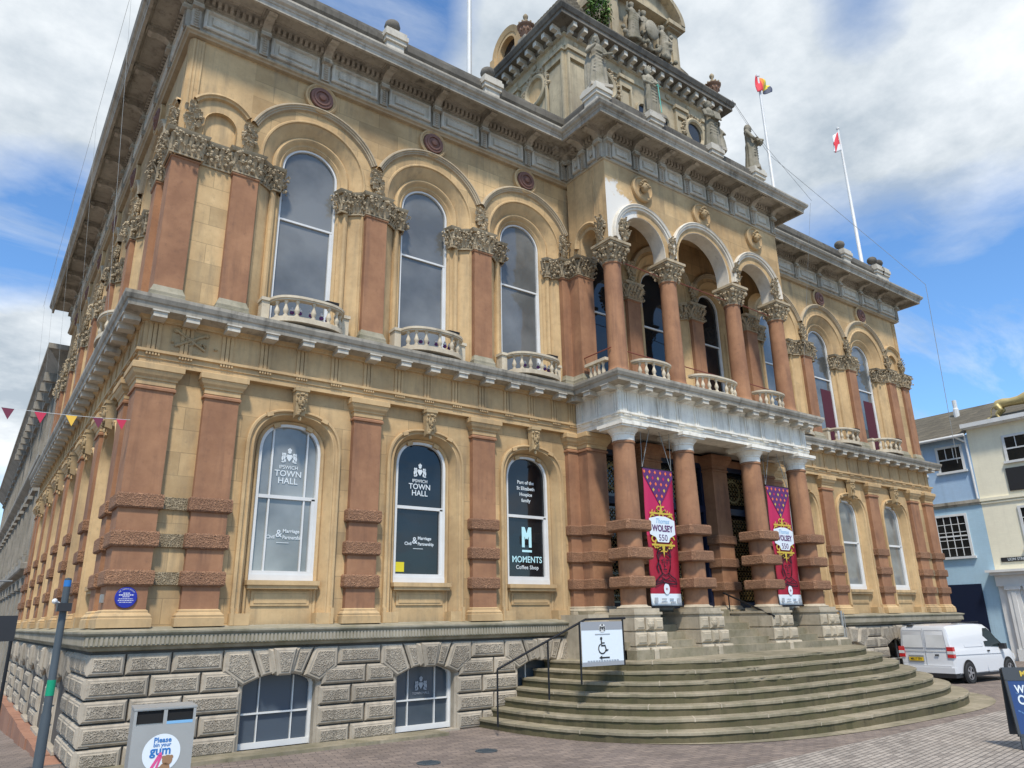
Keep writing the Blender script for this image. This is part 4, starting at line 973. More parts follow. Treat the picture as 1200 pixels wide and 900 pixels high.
# --- upper entablature
pathU = [(0, SD), (0, 0), (9.30, 0), (9.30, PY+.05), (16.2, PY+.05), (16.2, 0), (WD, 0), (WD, 9)]
m = MB(); m.sweep(pathU, [(-.12,12.56),(-.03,12.565),(-.01,12.59),(.03,12.61),(.04,12.64),(.03,12.655),(-.05,12.66)]); m.build('string_course', 'hood_stone', H)
m = MB(); m.sweep(pathU, [(-.06,12.657),(0,12.66),(0,13.27),(.04,13.28),(.04,13.42),(.08,13.44),(.10,13.465),(.585,13.47),(.59,13.31),(.655,13.305),(.66,13.40),(.68,13.415),(.69,13.45),(.74,13.48),(.77,13.54),(.77,13.585),(-.30,13.66)]); m.build('roof_cornice', 'grey_stone', H)
def zmap(mb, k=.81): mb.v = [(x, y, 12.66+(z-12.66)*k) for x, y, z in mb.v]; return mb
con = MB()
con.box(-.085,.085,-.07,.05,12.665,13.36); con.box(-.10,.10,-.10,.05,13.33,13.40)
for i in range(9): con.blob((0,-.075,12.72+i*.07),.055,.025,.026,n=6,k=4)
prf = [(0,13.30),(-.10,13.32),(-.14,13.40),(-.20,13.47),(-.36,13.50),(-.46,13.47),(-.53,13.50),(-.54,13.58),(-.54,13.655),(0,13.655)]
vs = [(x, y, z) for x in (-.085,.085) for y, z in prf]; k = len(prf)
con.add(vs, [(j, (j+1) % k, k+(j+1) % k, k+j) for j in range(k)] + [tuple(range(k)), tuple(range(k, 2*k))])
con.box(-.095,.095,-.56,-.45,13.56,13.64, mi=1)
con.box(-.10,.10,-.16,.05,13.16,13.24); con.box(-.095,.095,-.14,.05,13.24,13.30, mi=1)
con.box(-.11,.11,-.57,.0,13.63,13.657)
co = zmap(con).build('cornice_console', ['grey_stone', 'pale_grey_stone'], H, (1.39, 0, 0))
lx = [.10, 2.68, 4.02, 5.35, 6.67, 7.99, 9.16]
for x in lx: copy_tree(co, (x, 0, 0), 0)
for x in [WD-a for a in lx+[1.39]]: copy_tree(co, (x, 0, 0), 0)
for i in range(14): copy_tree(co, (0, .10+i*1.3255, 0), SIDE)
for i in range(8): copy_tree(co, (9.42+i*(6.66/7), PY+.05, 0), 0)
for y in (-1.3, -.72, -.15): copy_tree(co, (9.30, y, 0), SIDE)
def zmap(mb, k=.81): mb.v = [(x, y, 12.66+(z-12.66)*k) for x, y, z in mb.v]; return mb
fp = MB()
def fpanel(mb, a, b, plane, ax):
    poly = [(a+.14,12.76),(b-.14,12.76),(b-.14,13.30),(a+.14,13.30)]
    n = 4; c0 = ((a+b)/2, 13.03)
    def ring(d, y): 
        x0, x1, z0, z1 = a+.14+d, b-.14-d, 12.76+d, 13.30-d
        return [(x0,z0,y),(x1,z0,y),(x1,z1,y),(x0,z1,y)]
    rs_ = ring(0,.01)+ring(0,-.05)+ring(.03,-.075)+ring(.055,-.075)+ring(.085,-.012)+ring(.15,-.012)+ring(.165,-.055)+ring(.19,-.062)+ring(.205,-.05)
    vs = [((x, plane+y, z) if ax == 'y' else (plane+y, x, z)) for x, z, y in rs_]
    fs = [(j*4+i, j*4+(i+1) % 4, (j+1)*4+(i+1) % 4, (j+1)*4+i) for j in range(8) for i in range(4)] + [(32,33,34,35)]
    mb.add(vs, fs)
def fpanel_(a, b, plane, ax):
    k = MB(); fpanel(k, a, b, plane, ax); zmap(k).build('frieze_panel', 'pale_grey_stone', H)
xs_ = sorted(lx+[1.39])
for a, b in zip(xs_, xs_[1:]): fpanel_(a, b, 0, 'y'); fpanel_(WD-b, WD-a, 0, 'y')
for i in range(7): fpanel_(9.42+i*(6.66/7), 9.42+(i+1)*(6.66/7), PY+.05, 'y')
for i in range(13): fpanel_(.10+i*1.3255, .10+(i+1)*1.3255, 0, 'x')
fpanel_(-1.3, -.72, 9.30, 'x'); fpanel_(-.72, -.15, 9.30, 'x')
def dent(a, b, plane, ax):
    dn = MB()
    n = int(abs(b-a)/.115)
    for i in range(n):
        x = a+(i+.25)*(b-a)/n
        if ax == 'y': dn.box(x, x+.062, plane-.125, plane-.02, 13.44, 13.59)
        else: dn.box(plane-.125, plane-.02, x, x+.062, 13.44, 13.59)
    zmap(dn).build('dentil_course', 'grey_stone', H)
dent(-.05, 9.2, 0, 'y'); dent(16.3, WD, 0, 'y'); dent(9.3, 16.2, PY+.05, 'y'); dent(-.05, SD, 0, 'x'); dent(PY+.1, -.05, 9.30, 'x')
m = MB()      # coffered underside between the consoles
for a, b in list(zip(xs_, xs_[1:])) + [(WD-b, WD-a) for a, b in zip(xs_, xs_[1:])]:
    for q in ((a+.13, b-.13, -.52, -.50), (a+.13, b-.13, -.20, -.18)): m.box(q[0], q[1], q[2], q[3], 13.63, 13.665)
    m.box(a+.12, a+.15, -.52, -.18, 13.63, 13.665); m.box(b-.15, b-.12, -.52, -.18, 13.63, 13.665)
for i in range(7):
    a, b = 9.42+i*(6.66/7), 9.42+(i+1)*(6.66/7); y = PY+.05
    m.box(a+.13,b-.13,y-.52,y-.50,13.63,13.665); m.box(a+.12,a+.15,y-.52,y-.18,13.63,13.665); m.box(b-.15,b-.12,y-.52,y-.18,13.63,13.665)
for i in range(13):
    a, b = .1+i*1.3255, .1+(i+1)*1.3255
    m.box(-.52,-.50,a+.13,b-.13,13.63,13.665); m.box(-.52,-.18,a+.12,a+.15,13.63,13.665); m.box(-.52,-.18,b-.15,b-.12,13.63,13.665)
zmap(m).build('soffit_coffers', 'grey_stone', H)
# parapet
m = MB(); m.sweep(pathU, [(-.06,13.62),(-.06,13.74),(-.12,13.78),(-.12,13.92),(-.19,13.95),(-.21,13.98),(-.21,14.50),(-.17,14.52),(-.12,14.58),(-.10,14.70),(-.17,14.76),(-.17,14.84),(-.50,14.84),(-.50,13.62)]); m.build('parapet', 'dark_stone', H)
m = MB()
def ringlets(a, b, plane, ax):
    n = int(abs(b-a)/.2)
    for i in range(n):
        x = a+(i+.5)*(b-a)/n
        for q in range(6):
            t = 2*PI*q/6; u = x+.07*math.cos(t); z = 14.24+.18*math.sin(t)
            if ax == 'y': m.blob((u, plane+.20, z), .035,.035,.04, n=4, k=3)
            else: m.blob((plane+.20, u, z), .035,.035,.04, n=4, k=3)
ringlets(0, 9.3, 0, 'y'); ringlets(16.2, WD, 0, 'y'); ringlets(9.4, 16.1, PY+.05, 'y'); ringlets(0, 8, 0, 'x'); ringlets(-1.2, 0, 9.30, 'x')
m.build('parapet_carving', 'grey_stone', H)
pp = MB(); pp.box(-.22,.22,.04,.5,13.62,14.62); pp.box(-.25,.25,.0,.54,13.64,13.86); pp.box(-.26,.26,-.01,.54,14.55,14.66); pp.box(-.29,.29,-.05,.58,14.66,14.78); pp.box(-.26,.26,-.02,.55,14.78,14.88)
po = pp.build('parapet_pier', 'pale_grey_stone', H, (4.3, 0, 0))
f = MB(); f.lathe(0,.25,[(.15,14.87),(.15,14.93),(.08,14.96),(.08,15.04),(.15,15.08),(.19,15.17),(.17,15.26),(.10,15.32),(.0,15.34)], n=14); f.build('ball_finial', 'dark_stone', po, smooth=True)
for x in (.3, 1.4, 7.0, WD-7.9, 23.1, 25.4, 26.0-.15): copy_tree(po, (x, 0, 0), 0)
pq = pp.build('parapet_pier', 'pale_grey_stone', H, (9.45, PY+.05, 0))
for x in (11.4, 13.9, 15.9): copy_tree(pq, (x, PY+.05, 0))
for y in (3, 7, 11, 15): copy_tree(po, (0, y, 0), SIDE)
m = MB(); m.box(.35, WD-.35, .35, 9, 13.6, 14.1); m.box(.35, 9, 9, SD-.3, 13.6, 14.1); m.box(9.6, 15.9, PY+.4, .4, 13.6, 14.1); m.add([(.8,.8,14.1),(WD-.8,.8,14.1),(WD-5,4.6,15.6),(5,4.6,15.6),(WD-.8,8.6,14.1),(5,8.6,15.6),(.8,SD-.8,14.1),(WD-5,8.6,15.6),(4,SD-.8,15.6)], [(0,1,2,3),(1,4,7,2),(0,3,5,8,6),(3,2,7,5)]); m.build('roof', 'slate', H)
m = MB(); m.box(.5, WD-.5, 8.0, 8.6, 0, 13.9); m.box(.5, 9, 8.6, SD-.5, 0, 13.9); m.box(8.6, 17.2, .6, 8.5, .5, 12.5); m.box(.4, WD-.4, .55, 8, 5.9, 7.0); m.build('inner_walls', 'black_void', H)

# --- porch back wall, doors and grilles
m = MB()
m.box(9.3, 16.2, .12, .5, 5.75, 5.95)
for a, b in ((9.3,9.9),(11.2,11.76),(13.72,14.28),(15.6,16.2)): m.box(a, b, .10, .5, 1.9, 5.95)
m.build('porch_wall', 'terracotta', H)
for k_, (a, b) in enumerate(((9.84,11.2),(11.76,13.72),(14.28,15.66))):
    dr = MB()
    for p in ((a,a+.09,2.0,5.75),(b-.09,b,2.0,5.75)): dr.box(p[0],p[1],.13,.24,p[2],p[3])
    dr.box(a,b,.11,.25,4.45,4.62); dr.box(a,b,.12,.25,5.62,5.75); dr.box(a,b,.12,.25,2.0,2.2)
    if k_ == 1: dr.box((a+b)/2-.05,(a+b)/2+.05,.12,.24,2.0,4.5)
    o = dr.build('door_frame' if k_ != 1 else 'entrance_door', 'dark_blue', H)
    g = MB(); g.box(a,b,.30,.32,2.0,5.75); g.build('dark_glazing', 'glass_dark', o)
    g = MB(); x = a+.14
    while x < b-.1:
        z = 2.3
        while z < 5.55:
            if not (4.38 < z < 4.68):
                g.tube((x-.05,.20,z-.05),(x+.05,.20,z+.05),.011,n=4); g.tube((x+.05,.20,z-.05),(x-.05,.20,z+.05),.011,n=4); g.blob((x,.19,z),.028,.014,.028,n=5,k=3)
            z += .125
        x += .125
    g.build('gilded_grille', 'gilded_grille', o)
    if k_ != 1:
        g = MB(); c = (a+b)/2
        vs = []; K = 24
        g.add([((c+r_*math.cos(2*PI*i/K)), y_, 5.1+r_*math.sin(2*PI*i/K)) for r_, y_ in ((.32,.17),(.26,.17)) for i in range(K)], [(i,(i+1)%K,K+(i+1)%K,K+i) for i in range(K)]); g.build('ring_ornament', 'gilded_grille', o)

# --- flight of steps (tapers into the rising pavement)
ST = empty('stone_steps', (12.50, 0, 0), 0, 'broad curved flight of mossy stone steps leading up to the columned porch', 'steps')
def stepz(k, x): return .155*k + .006*max(0, x-7)
for k in range(1, 8):
    ins = .355*(k-1); pl = step_outline(ins, n=150, y1=.10); n = len(pl); rj = random.Random(k)
    m = MB(); zt = [stepz(k, x)+(.006*noise.noise(Vector((x*1.3, y*1.3, k)))) for x, y in pl]
    top = [(x-12.50, y, z) for (x, y), z in zip(pl, zt)]
    def inset(pl, d):
        return [(12.50+(x-12.50)*(1-d/6), y*(1-d/5) if y < 0 else y) for x, y in pl]
    nose = [(x+.010*noise.noise(Vector((x*5, y*5, k*3))), y+.016*noise.noise(Vector((x*4, y*4, k)))-(.0 if rj.random() > .04 else -.018)) for x, y in inset(pl, -.02)]
    lo = [(x-12.50, y, z-.155*1.0-.12) for (x, y), z in zip(pl, zt)]
    a0 = [(x-12.50, y, z-.05) for (x, y), z in zip(pl, zt)]
    a1 = [(x-12.50, y, z-.045) for (x, y), z in zip(nose, zt)]
    a2 = [(x-12.50, y, z-.008) for (x, y), z in zip(nose, zt)]
    a3 = [(x-12.50, y, z) for (x, y), z in zip(inset(pl, -.01), zt)]
    inn = inset(pl, .5 if k < 7 else 1.2); a4 = [(x-12.50, y, z+.002) for (x, y), z in zip(inn, zt)]
    vs = lo+a0+a1+a2+a3+a4
    fs = []; mi = []
    b0 = len(m.v); m.v += vs
    for j in range(5):
        for i in range(n-1):
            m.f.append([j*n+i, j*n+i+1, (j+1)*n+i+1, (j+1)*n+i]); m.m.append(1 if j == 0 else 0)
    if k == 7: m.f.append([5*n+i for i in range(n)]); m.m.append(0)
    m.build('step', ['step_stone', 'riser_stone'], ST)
# thin joints between the slabs of each step
m = MB()
for k in range(1, 8):
    pl = step_outline(.355*(k-1), y1=.10); acc = 0; nxt = .9+.4*(k % 3); 
    for (p, q), (pi_, qi) in zip(zip(pl, pl[1:]), zip(step_outline(.355*k, y1=.1), step_outline(.355*k, y1=.1)[1:])):
        d = math.dist(p, q); 
        if acc < nxt <= acc+d:
            t = (nxt-acc)/d; c = Vector(p).lerp(Vector(q), t); ci = Vector(pi_).lerp(Vector(qi), t); z = stepz(k, c.x)
            dd = (Vector(q)-Vector(p)).normalized()*.011; o2 = (c-ci).normalized()*.022
            A, B = c+o2, ci
            m.quad((A.x-dd.x-12.50, A.y-dd.y, z+.003),(A.x+dd.x-12.50, A.y+dd.y, z+.003),(B.x+dd.x-12.50, B.y+dd.y, z+.003),(B.x-dd.x-12.50, B.y-dd.y, z+.003))
            m.quad((A.x-dd.x-12.50, A.y-dd.y, z+.003),(A.x+dd.x-12.50, A.y+dd.y, z+.003),(A.x+dd.x-12.50, A.y+dd.y, z-.05),(A.x-dd.x-12.50, A.y-dd.y, z-.05))
            nxt += 1.15+.35*((k*7) % 4)/4
        acc += d
m.build('mortar_joints', 'porch_stone', ST, recalc=False)
# inner flight between the pedestals
m = MB()
for k in range(6):
    m.box(9.0-12.50, 16.5-12.50, -1.75+k*.27, .2, 1.0, 1.12+(k+1)*.15)
m.build('inner_flight', 'step_stone', ST)
#@@PART3
# --- clock-less central tower: square drum, bracketed cornice, slate dome roof, dormers
TX0, TX1, TY0, TY1 = 9.9, 16.6, .5, 7.2
TW = empty('roof_tower', (13.25, .5, 14), 0, 'square stone roof tower with carved dormer and fish-scale slate dome above the porch', 'tower')
def tb(mb, name, mats, **kw):
    mb.v = [(x-13.25, y-.5, z-14) for x, y, z in mb.v]; return mb.build(name, mats, TW, **kw)
m = MB(); m.box(TX0, TX1, TY0, TY1, 13.9, 18.2); tb(m, 'tower_wall', 'tower_stone')
sq = [(TX0,TY1),(TX0,TY0),(TX1,TY0),(TX1,TY1)]
m = MB(); m.sweep(sq, [(0,17.72),(.05,17.74),(.05,17.80),(.02,17.82),(.02,18.10),(.08,18.14),(.08,18.20),(.02,18.22)]); tb(m, 'tower_frieze', 'tower_stone')
m = MB(); m.sweep(sq, [(0,18.2),(.10,18.22),(.12,18.36),(.46,18.40),(.46,18.52),(.50,18.54),(.56,18.66),(.56,18.70),(-.3,18.80)]); tb(m, 'tower_cornice', 'dark_stone')
for i in range(17):
    x = TX0+.1+i*(TX1-TX0-.2)/16; m = MB(); m.box(x-.07,x+.07,TY0-.40,TY0,18.22,18.40); m.box(x-.07,x+.07,TY0-.22,TY0,18.12,18.22); tb(m, 'cornice_bracket', 'pale_grey_stone')
    y = TY0+.1+i*(TY1-TY0-.2)/16; m = MB(); m.box(TX0-.40,TX0,y-.07,y+.07,18.22,18.40); m.box(TX0-.22,TX0,y-.07,y+.07,18.12,18.22); tb(m, 'cornice_bracket', 'pale_grey_stone')
# corner and intermediate panelled piers, rosettes
def tpanel(c, w, front=True):
    mb = MB()
    def bx(u0, u1, n0, n1, z0, z1):
        if front: mb.box(u0, u1, TY0-n1, TY0-n0, z0, z1)
        else: mb.box(TX0-n1, TX0-n0, u0, u1, z0, z1)
    bx(c-w, c-w+.07, 0, .10, 15, 17.35); bx(c+w-.07, c+w, 0, .10, 15, 17.35); bx(c-w, c+w, 0, .10, 17.35, 17.60); bx(c-w+.12, c+w-.12, 0, .05, 15.2, 17.22)
    bx(c-w-.05, c+w+.05, 0, .16, 17.60, 17.72); tb(mb, 'tower_panel', 'tower_stone')
for c in (10.33, 16.17): tpanel(c, .40)
for c in (12.25, 14.75): tpanel(c, .26)
for c in (.93, 2.9, 4.4, 6.5): tpanel(c, .40 if c < 1 else .24, False)
m = MB()
for i in range(7): m.blob((TX0+.4+i*.98, TY0-.04, 17.95), .10,.05,.10, n=8, k=6)
for i in range(7): m.blob((TX0-.04, TY0+.4+i*.98, 17.95), .05,.10,.10, n=8, k=6)
tb(m, 'tower_rosettes', 'tower_stone')
def oculus(c, front, dark):
    m = MB(); k = 28; z = 17.05
    def P(u, n, zz): return (u, TY0-n, zz) if front else (TX0-n, u, zz)
    pr = ((.52,.0),(.50,.10),(.44,.13),(.38,.10),(.36,.02),(.33,-.02))
    vs = [P(c+r_*math.cos(2*PI*i/k), n, z+r_*1.08*math.sin(2*PI*i/k)) for r_, n in pr for i in range(k)]
    m.add(vs, [(j*k+i, j*k+(i+1) % k, (j+1)*k+(i+1) % k, (j+1)*k+i) for j in range(5) for i in range(k)])
    o = tb(m, 'round_window', 'tower_stone', smooth=True)
    g = MB(); g.ngon([P(c+.36*math.cos(2*PI*i/k), .012, z+.39*math.sin(2*PI*i/k)) for i in range(k)]); g.v = [(x-13.25, y-.5, z_-14) for x, y, z_ in g.v]; g.build('window_pane', 'glass_dark' if dark else 'ochre_trim', o)
    m = MB()
    for i in range(60):
        t = rnd.uniform(-.4, PI+.4); r_ = rnd.uniform(.50,.68); q = P(c+r_*math.cos(t), .06, z+r_*1.08*math.sin(t)); s_ = rnd.uniform(.035,.065); m.blob(q, s_, s_, s_, n=5, k=4)
    m.v = [(x-13.25, y-.5, z_-14) for x, y, z_ in m.v]; m.build('carved_wreath', 'carved_stone', o)
oculus(11.35, True, True); oculus(15.42, True, True); oculus(1.85, False, False); oculus(5.4, False, False)
for c in (13.0, 13.9):
    m = MB(); m.arch_sweep([(.30,.30,TY0),(.30,.30,TY0-.08),(.24,.24,TY0-.08),(.22,.22,TY0+.04)], 16.85, 15, c=c, n=14); o = tb(m, 'arched_window', 'tower_stone', smooth=True)
    g = MB(); g.arch_fill(.25,.25,16.85,15,TY0-.01,c=c,n=14); g.v = [(x-13.25, y-.5, z-14) for x, y, z in g.v]; g.build('window_pane', 'glass_dark', o)
# convex slate dome
m = MB(); rings = []
for z, ins in ((18.78,.10),(19.4,.28),(20.1,.55),(20.9,.95),(21.8,1.5),(22.6,2.05),(23.0,2.4)): rings.append([(TX0+ins,TY0+ins,z),(TX1-ins,TY0+ins,z),(TX1-ins,TY1-ins,z),(TX0+ins,TY1-ins,z)])
vs = [p for r_ in rings for p in r_]; m.add(vs, [(j*4+i, j*4+(i+1) % 4, (j+1)*4+(i+1) % 4, (j+1)*4+i) for j in range(len(rings)-1) for i in range(4)] + [(24,25,26,27)])
tb(m, 'slate_roof', 'slate')
m = MB()     # fish-scale slates in raised rows on the two visible slopes and the hip rolls
for j in range(len(rings)-1):
    for f in (0, 3):
        for q in range(4):
            for (a, b, c_, d) in [(rings[j][f], rings[j][(f+1) % 4], rings[j+1][f], rings[j+1][(f+1) % 4])]:
                a, b, c_, d = map(Vector, (a, b, c_, d)); n_ = 22
                p0 = a.lerp(c_, q/4); p1 = b.lerp(d, q/4)
                for i in range(n_):
                    p = p0.lerp(p1, (i+.5*(q % 2)+.25)/n_); o2 = Vector((0,-.02,0)) if f == 0 else Vector((-.02,0,0)); m.blob(p+o2, .13 if f == 0 else .025, .025 if f == 0 else .13, .10, n=6, k=4)
for j in range(len(rings)-1):
    for f in (0, 1, 3): m.tube(rings[j][f], rings[j+1][f], .09, n=8)
tb(m, 'roof_slates', 'slate')
# front dormer with curved pediment and sculpture group
m = MB(); DC = 13.15
for sg in (-1, 1):
    a, b = sorted((DC+sg*1.15, DC+sg*1.62)); m.box(a, b, .25, 1.6, 18.78, 20.55); m.box(a+.09, b-.09, .20, .25, 19.0, 20.4); m.box(a-.08, b+.08, .12, 1.6, 20.55, 20.62); m.box(a-.16, b+.16, .02, 1.6, 20.62, 20.78)
    a, b = sorted((DC+sg*1.62, DC+sg*2.1)); m.box(a, b, .5, 1.5, 18.78, 19.5)
m.arch_plate(DC-1.15, DC+1.15, 18.78, 20.78, .75, .75, 19.9, .42, c=DC, n=18); m.arch_sweep([(.75,.75,.42),(.75,.75,.36),(.68,.68,.36),(.66,.66,.9)],19.9,18.9,c=DC,n=18); m.box(DC-.8,DC+.8,.85,1.0,18.8,20.8)
m.arch_sweep([(1.78,1.25,.0),(1.78,1.25,1.6),(1.60,1.10,1.6),(1.60,1.10,.12),(1.60,1.10,.0),(1.78,1.25,.0)],20.78,None,c=DC,n=24)
m.arch_sweep([(1.5,1.0,.30),(1.0,.6,.30),(.02,.02,.30)],20.78,None,c=DC,n=24); m.arch_sweep([(1.5,1.0,.30),(1.6,1.1,.30)],20.78,None,c=DC,n=24)
m.box(DC-1.7, DC+1.7, .10, .5, 20.74, 20.80)
tb(m, 'front_dormer', 'tower_stone')
m = MB(); m.arch_sweep([(.75,.75,-.25),(.75,.75,.9),(.55,.55,.9),(.55,.55,-.20),(.75,.75,-.25)],.75,0,n=18); m.arch_sweep([(.55,.55,-.18),(.42,.42,-.18),(.40,.40,.1)],.75,0,n=18); m.box(-.85,.85,-.3,.6,-.1,.05); m.box(-.85,-.6,-.28,.2,.0,.75); m.box(.6,.85,-.28,.2,.0,.75)
sdo = m.build('side_dormer', 'ochre_trim', TW, (TX0+.15-13.25, 3.3-.5, 19.0-14), SIDE, smooth=True)
g = MB(); g.arch_fill(.42,.42,.75,.05,.0,n=18); g.build('window_pane', 'glass_dark', sdo)

# ------------------------------------------------------------------ statues
def robe(mb, rings, n=30, folds=9, seed=0):
    """lofted drapery: rings (z, rx, ry, cx, cy, fold depth)"""
    rg = random.Random(seed); ph = rg.random()*6; vs = []
    for k, (z, rx, ry, cx_, cy_, fd) in enumerate(rings):
        for i in range(n):
            t = 2*PI*i/n; f = 1+fd*math.cos(folds*t+ph+k*.22)+fd*.5*math.cos(5*t+ph*2+k*.4); vs.append((cx_+rx*f*math.cos(t), cy_+ry*f*math.sin(t), z))
    K = len(rings); fs = [(j*n+i, j*n+(i+1) % n, (j+1)*n+(i+1) % n, (j+1)*n+i) for j in range(K-1) for i in range(n)] + [tuple(range(n))[::-1], tuple((K-1)*n+i for i in range(n))]
    mb.add(vs, fs)
def limb(mb, pts, rad):
    for (a, b), (r1, r2) in zip(zip(pts, pts[1:]), zip(rad, rad[1:])):
        mb.tube(a, b, r1, r2, n=10); mb.blob(b, r2*1.02, r2*1.02, r2*1.02, n=10, k=8)
def head(mb, c, s=1., turn=0, hair='bun', seed=0):
    x, y, z = c; ct, st = math.cos(turn), math.sin(turn)
    def q(dx, dy, dz): return (x+(dx*ct-dy*st)*s, y+(dx*st+dy*ct)*s, z+dz*s)
    mb.blob(q(0,0,0), .082*s,.098*s,.118*s, rot=turn, n=14, k=10); mb.blob(q(0,-.10,-.01), .014*s,.024*s,.03*s, n=6, k=5); mb.blob(q(0,-.085,-.065), .03*s,.02*s,.012*s, n=6, k=5); mb.blob(q(0,-.075,-.10), .03*s,.03*s,.02*s, n=8, k=6)
    for sg in (-1, 1): mb.blob(q(sg*.032,-.088,.022), .018*s,.014*s,.009*s, n=6, k=4); mb.blob(q(sg*.034,-.09,.045), .026*s,.012*s,.008*s, n=6, k=4)
    mb.blob(q(0,.02,.05), .098*s,.10*s,.085*s, n=12, k=8)
    if hair == 'veil': mb.blob(q(0,.035,-.03), .115*s,.10*s,.17*s, n=12, k=8); mb.blob(q(0,.06,-.18), .15*s,.09*s,.12*s, n=10, k=8)
    elif hair == 'bun': mb.blob(q(0,.10,.05), .05*s,.05*s,.05*s, n=8, k=6)
    elif hair == 'crown':
        for i in range(9): t = 2*PI*i/9; mb.blob(q(.085*math.cos(t), .085*math.sin(t), .11), .02*s,.02*s,.035*s, n=5, k=4)
    mb.tube(q(0,.01,-.09), q(0,.015,-.20), .05*s, .062*s, n=10)
def figure(name, label, loc, rz, build, extra=None):
    st = empty(name, loc, rz, label, 'statue', 'stone statues standing along the roof edge above the porch')
    m = MB(); build(m); b = m.build('figure', 'statue_stone', st); voxel_join(b, .017, 0)
    p = MB(); p.box(-.30,.30,-.26,.26,0,.09); p.build('plinth', 'grey_stone', st)
    if extra: extra(st)
    return st
def body(m, seed, lean=0, w=1.):
    robe(m, [(.08,.27*w,.23*w,0,0,.06),(.25,.245*w,.21*w,0,0,.085),(.55,.215*w,.185*w,.01,-.01,.08),(.80,.195*w,.165*w,.02,-.01,.065),(.98,.185*w,.15*w,.02,0,.05),(1.10,.155*w,.125*w,.015,0,.03),(1.22,.17*w,.125*w,.01,.0,.02),(1.34,.185*w,.125*w,0,.0,.02),(1.42,.165*w,.105*w,0,.005,.01),(1.48,.08,.07,0,.01,0)], seed=seed, folds=9+seed % 3)
    for i in range(7):    # heavy diagonal mantle
        t = i/6; limb(m, [(-.17+.02*i, -.14, .55+.11*i), (.0+.02*i, -.19, .48+.10*i), (.17, -.12, .62+.07*i)], [.022,.03,.022])
def s1(m):
    body(m, 1, w=1.1); limb(m, [(-.18,0,1.38),(-.30,-.10,1.12),(-.16,-.24,1.22)], [.062,.052,.04]); limb(m, [(.18,0,1.38),(.30,-.08,1.10),(.20,-.26,.98)], [.062,.05,.04])
    m.blob((-.14,-.27,1.24),.035,.04,.05); m.blob((.19,-.30,.97),.04,.04,.035); m.tube((.05,-.30,.92),(.34,-.24,1.08),.04,n=10)
    robe(m, [(.1,.16,.12,-.16,.10,.1),(.8,.14,.10,-.18,.08,.08),(1.35,.10,.08,-.10,.07,.03)], seed=4); head(m, (0,-.01,1.63), turn=-.5, hair='veil')
def s2(m):
    body(m, 2); limb(m, [(-.18,0,1.38),(-.26,-.12,1.12),(-.10,-.22,1.02)], [.062,.05,.04]); limb(m, [(.18,0,1.38),(.27,-.1,1.13),(.08,-.24,1.08)], [.062,.05,.04]); m.blob((-.02,-.25,1.05),.06,.04,.04)
    robe(m, [(.15,.10,.07,-.17,-.12,.12),(.7,.10,.06,-.17,-.13,.1),(1.0,.05,.05,-.16,-.14,.05)], seed=3); head(m, (0,-.01,1.63), turn=.1, hair='crown')
def s3(m):
    body(m, 3); limb(m, [(-.18,0,1.38),(-.25,-.12,1.13),(-.02,-.22,1.06)], [.062,.05,.04]); limb(m, [(.18,0,1.38),(.25,-.10,1.16),(.15,-.24,1.10)], [.062,.05,.04]); m.obox((.05,-.26,1.10),(.13,-.0,.0),(0,.02,.0),(0,.03,.15))
    head(m, (0,-.01,1.63), turn=.6, hair='bun')
    # child leaning at her side
    robe(m, [(.08,.15,.14,.30,-.05,.08),(.4,.135,.12,.31,-.05,.08),(.68,.10,.085,.30,-.04,.04),(.80,.115,.08,.29,-.04,.03),(.90,.05,.05,.28,-.04,0)], seed=8); head(m, (.28,-.05,1.01), .8, turn=-.2); limb(m, [(.38,-.05,.84),(.42,-.14,.66),(.30,-.2,.62)], [.04,.034,.028])
def s4(m):
    body(m, 4, w=.98); limb(m, [(-.18,0,1.38),(-.24,-.14,1.12),(-.02,-.26,1.08)], [.062,.05,.04]); limb(m, [(.18,0,1.38),(.26,-.12,1.10),(.12,-.28,1.06)], [.062,.05,.04])
    rg = random.Random(2)
    for i in range(22): m.blob((.06+rg.gauss(0,.08), -.32+rg.gauss(0,.04), 1.12+rg.gauss(0,.05)), .038,.038,.038, n=6, k=5)
    m.blob((.05,-.29,1.03),.15,.10,.05,n=10,k=6); head(m, (0,-.01,1.63), turn=.5, hair='veil')
def sword(st):
    k = MB(); k.tube((.12,-.27,.12),(.08,-.25,1.12),.015,n=6); k.tube((.0,-.26,.98),(.17,-.26,.99),.012,n=6); k.build('sword', 'copper_green', st)
figure('statue', 'weathered stone statue draped and holding a scroll on the near corner of the porch roof', (9.52, -1.15, 14.84), -.35, s1).scale = (1.02,)*3
figure('statue', 'stone statue with a green corroded sword standing second from the left on the porch roof', (11.5, -1.15, 14.84), -.1, s2, sword)
figure('statue', 'stone statue of a woman holding a tablet with a child at her side', (14.05, -1.15, 14.84), -.1, s3).scale = (1.02,)*3
figure('statue', 'stone statue of a veiled woman carrying a basket of flowers against the sky', (15.95, -1.15, 14.84), .45, s4)
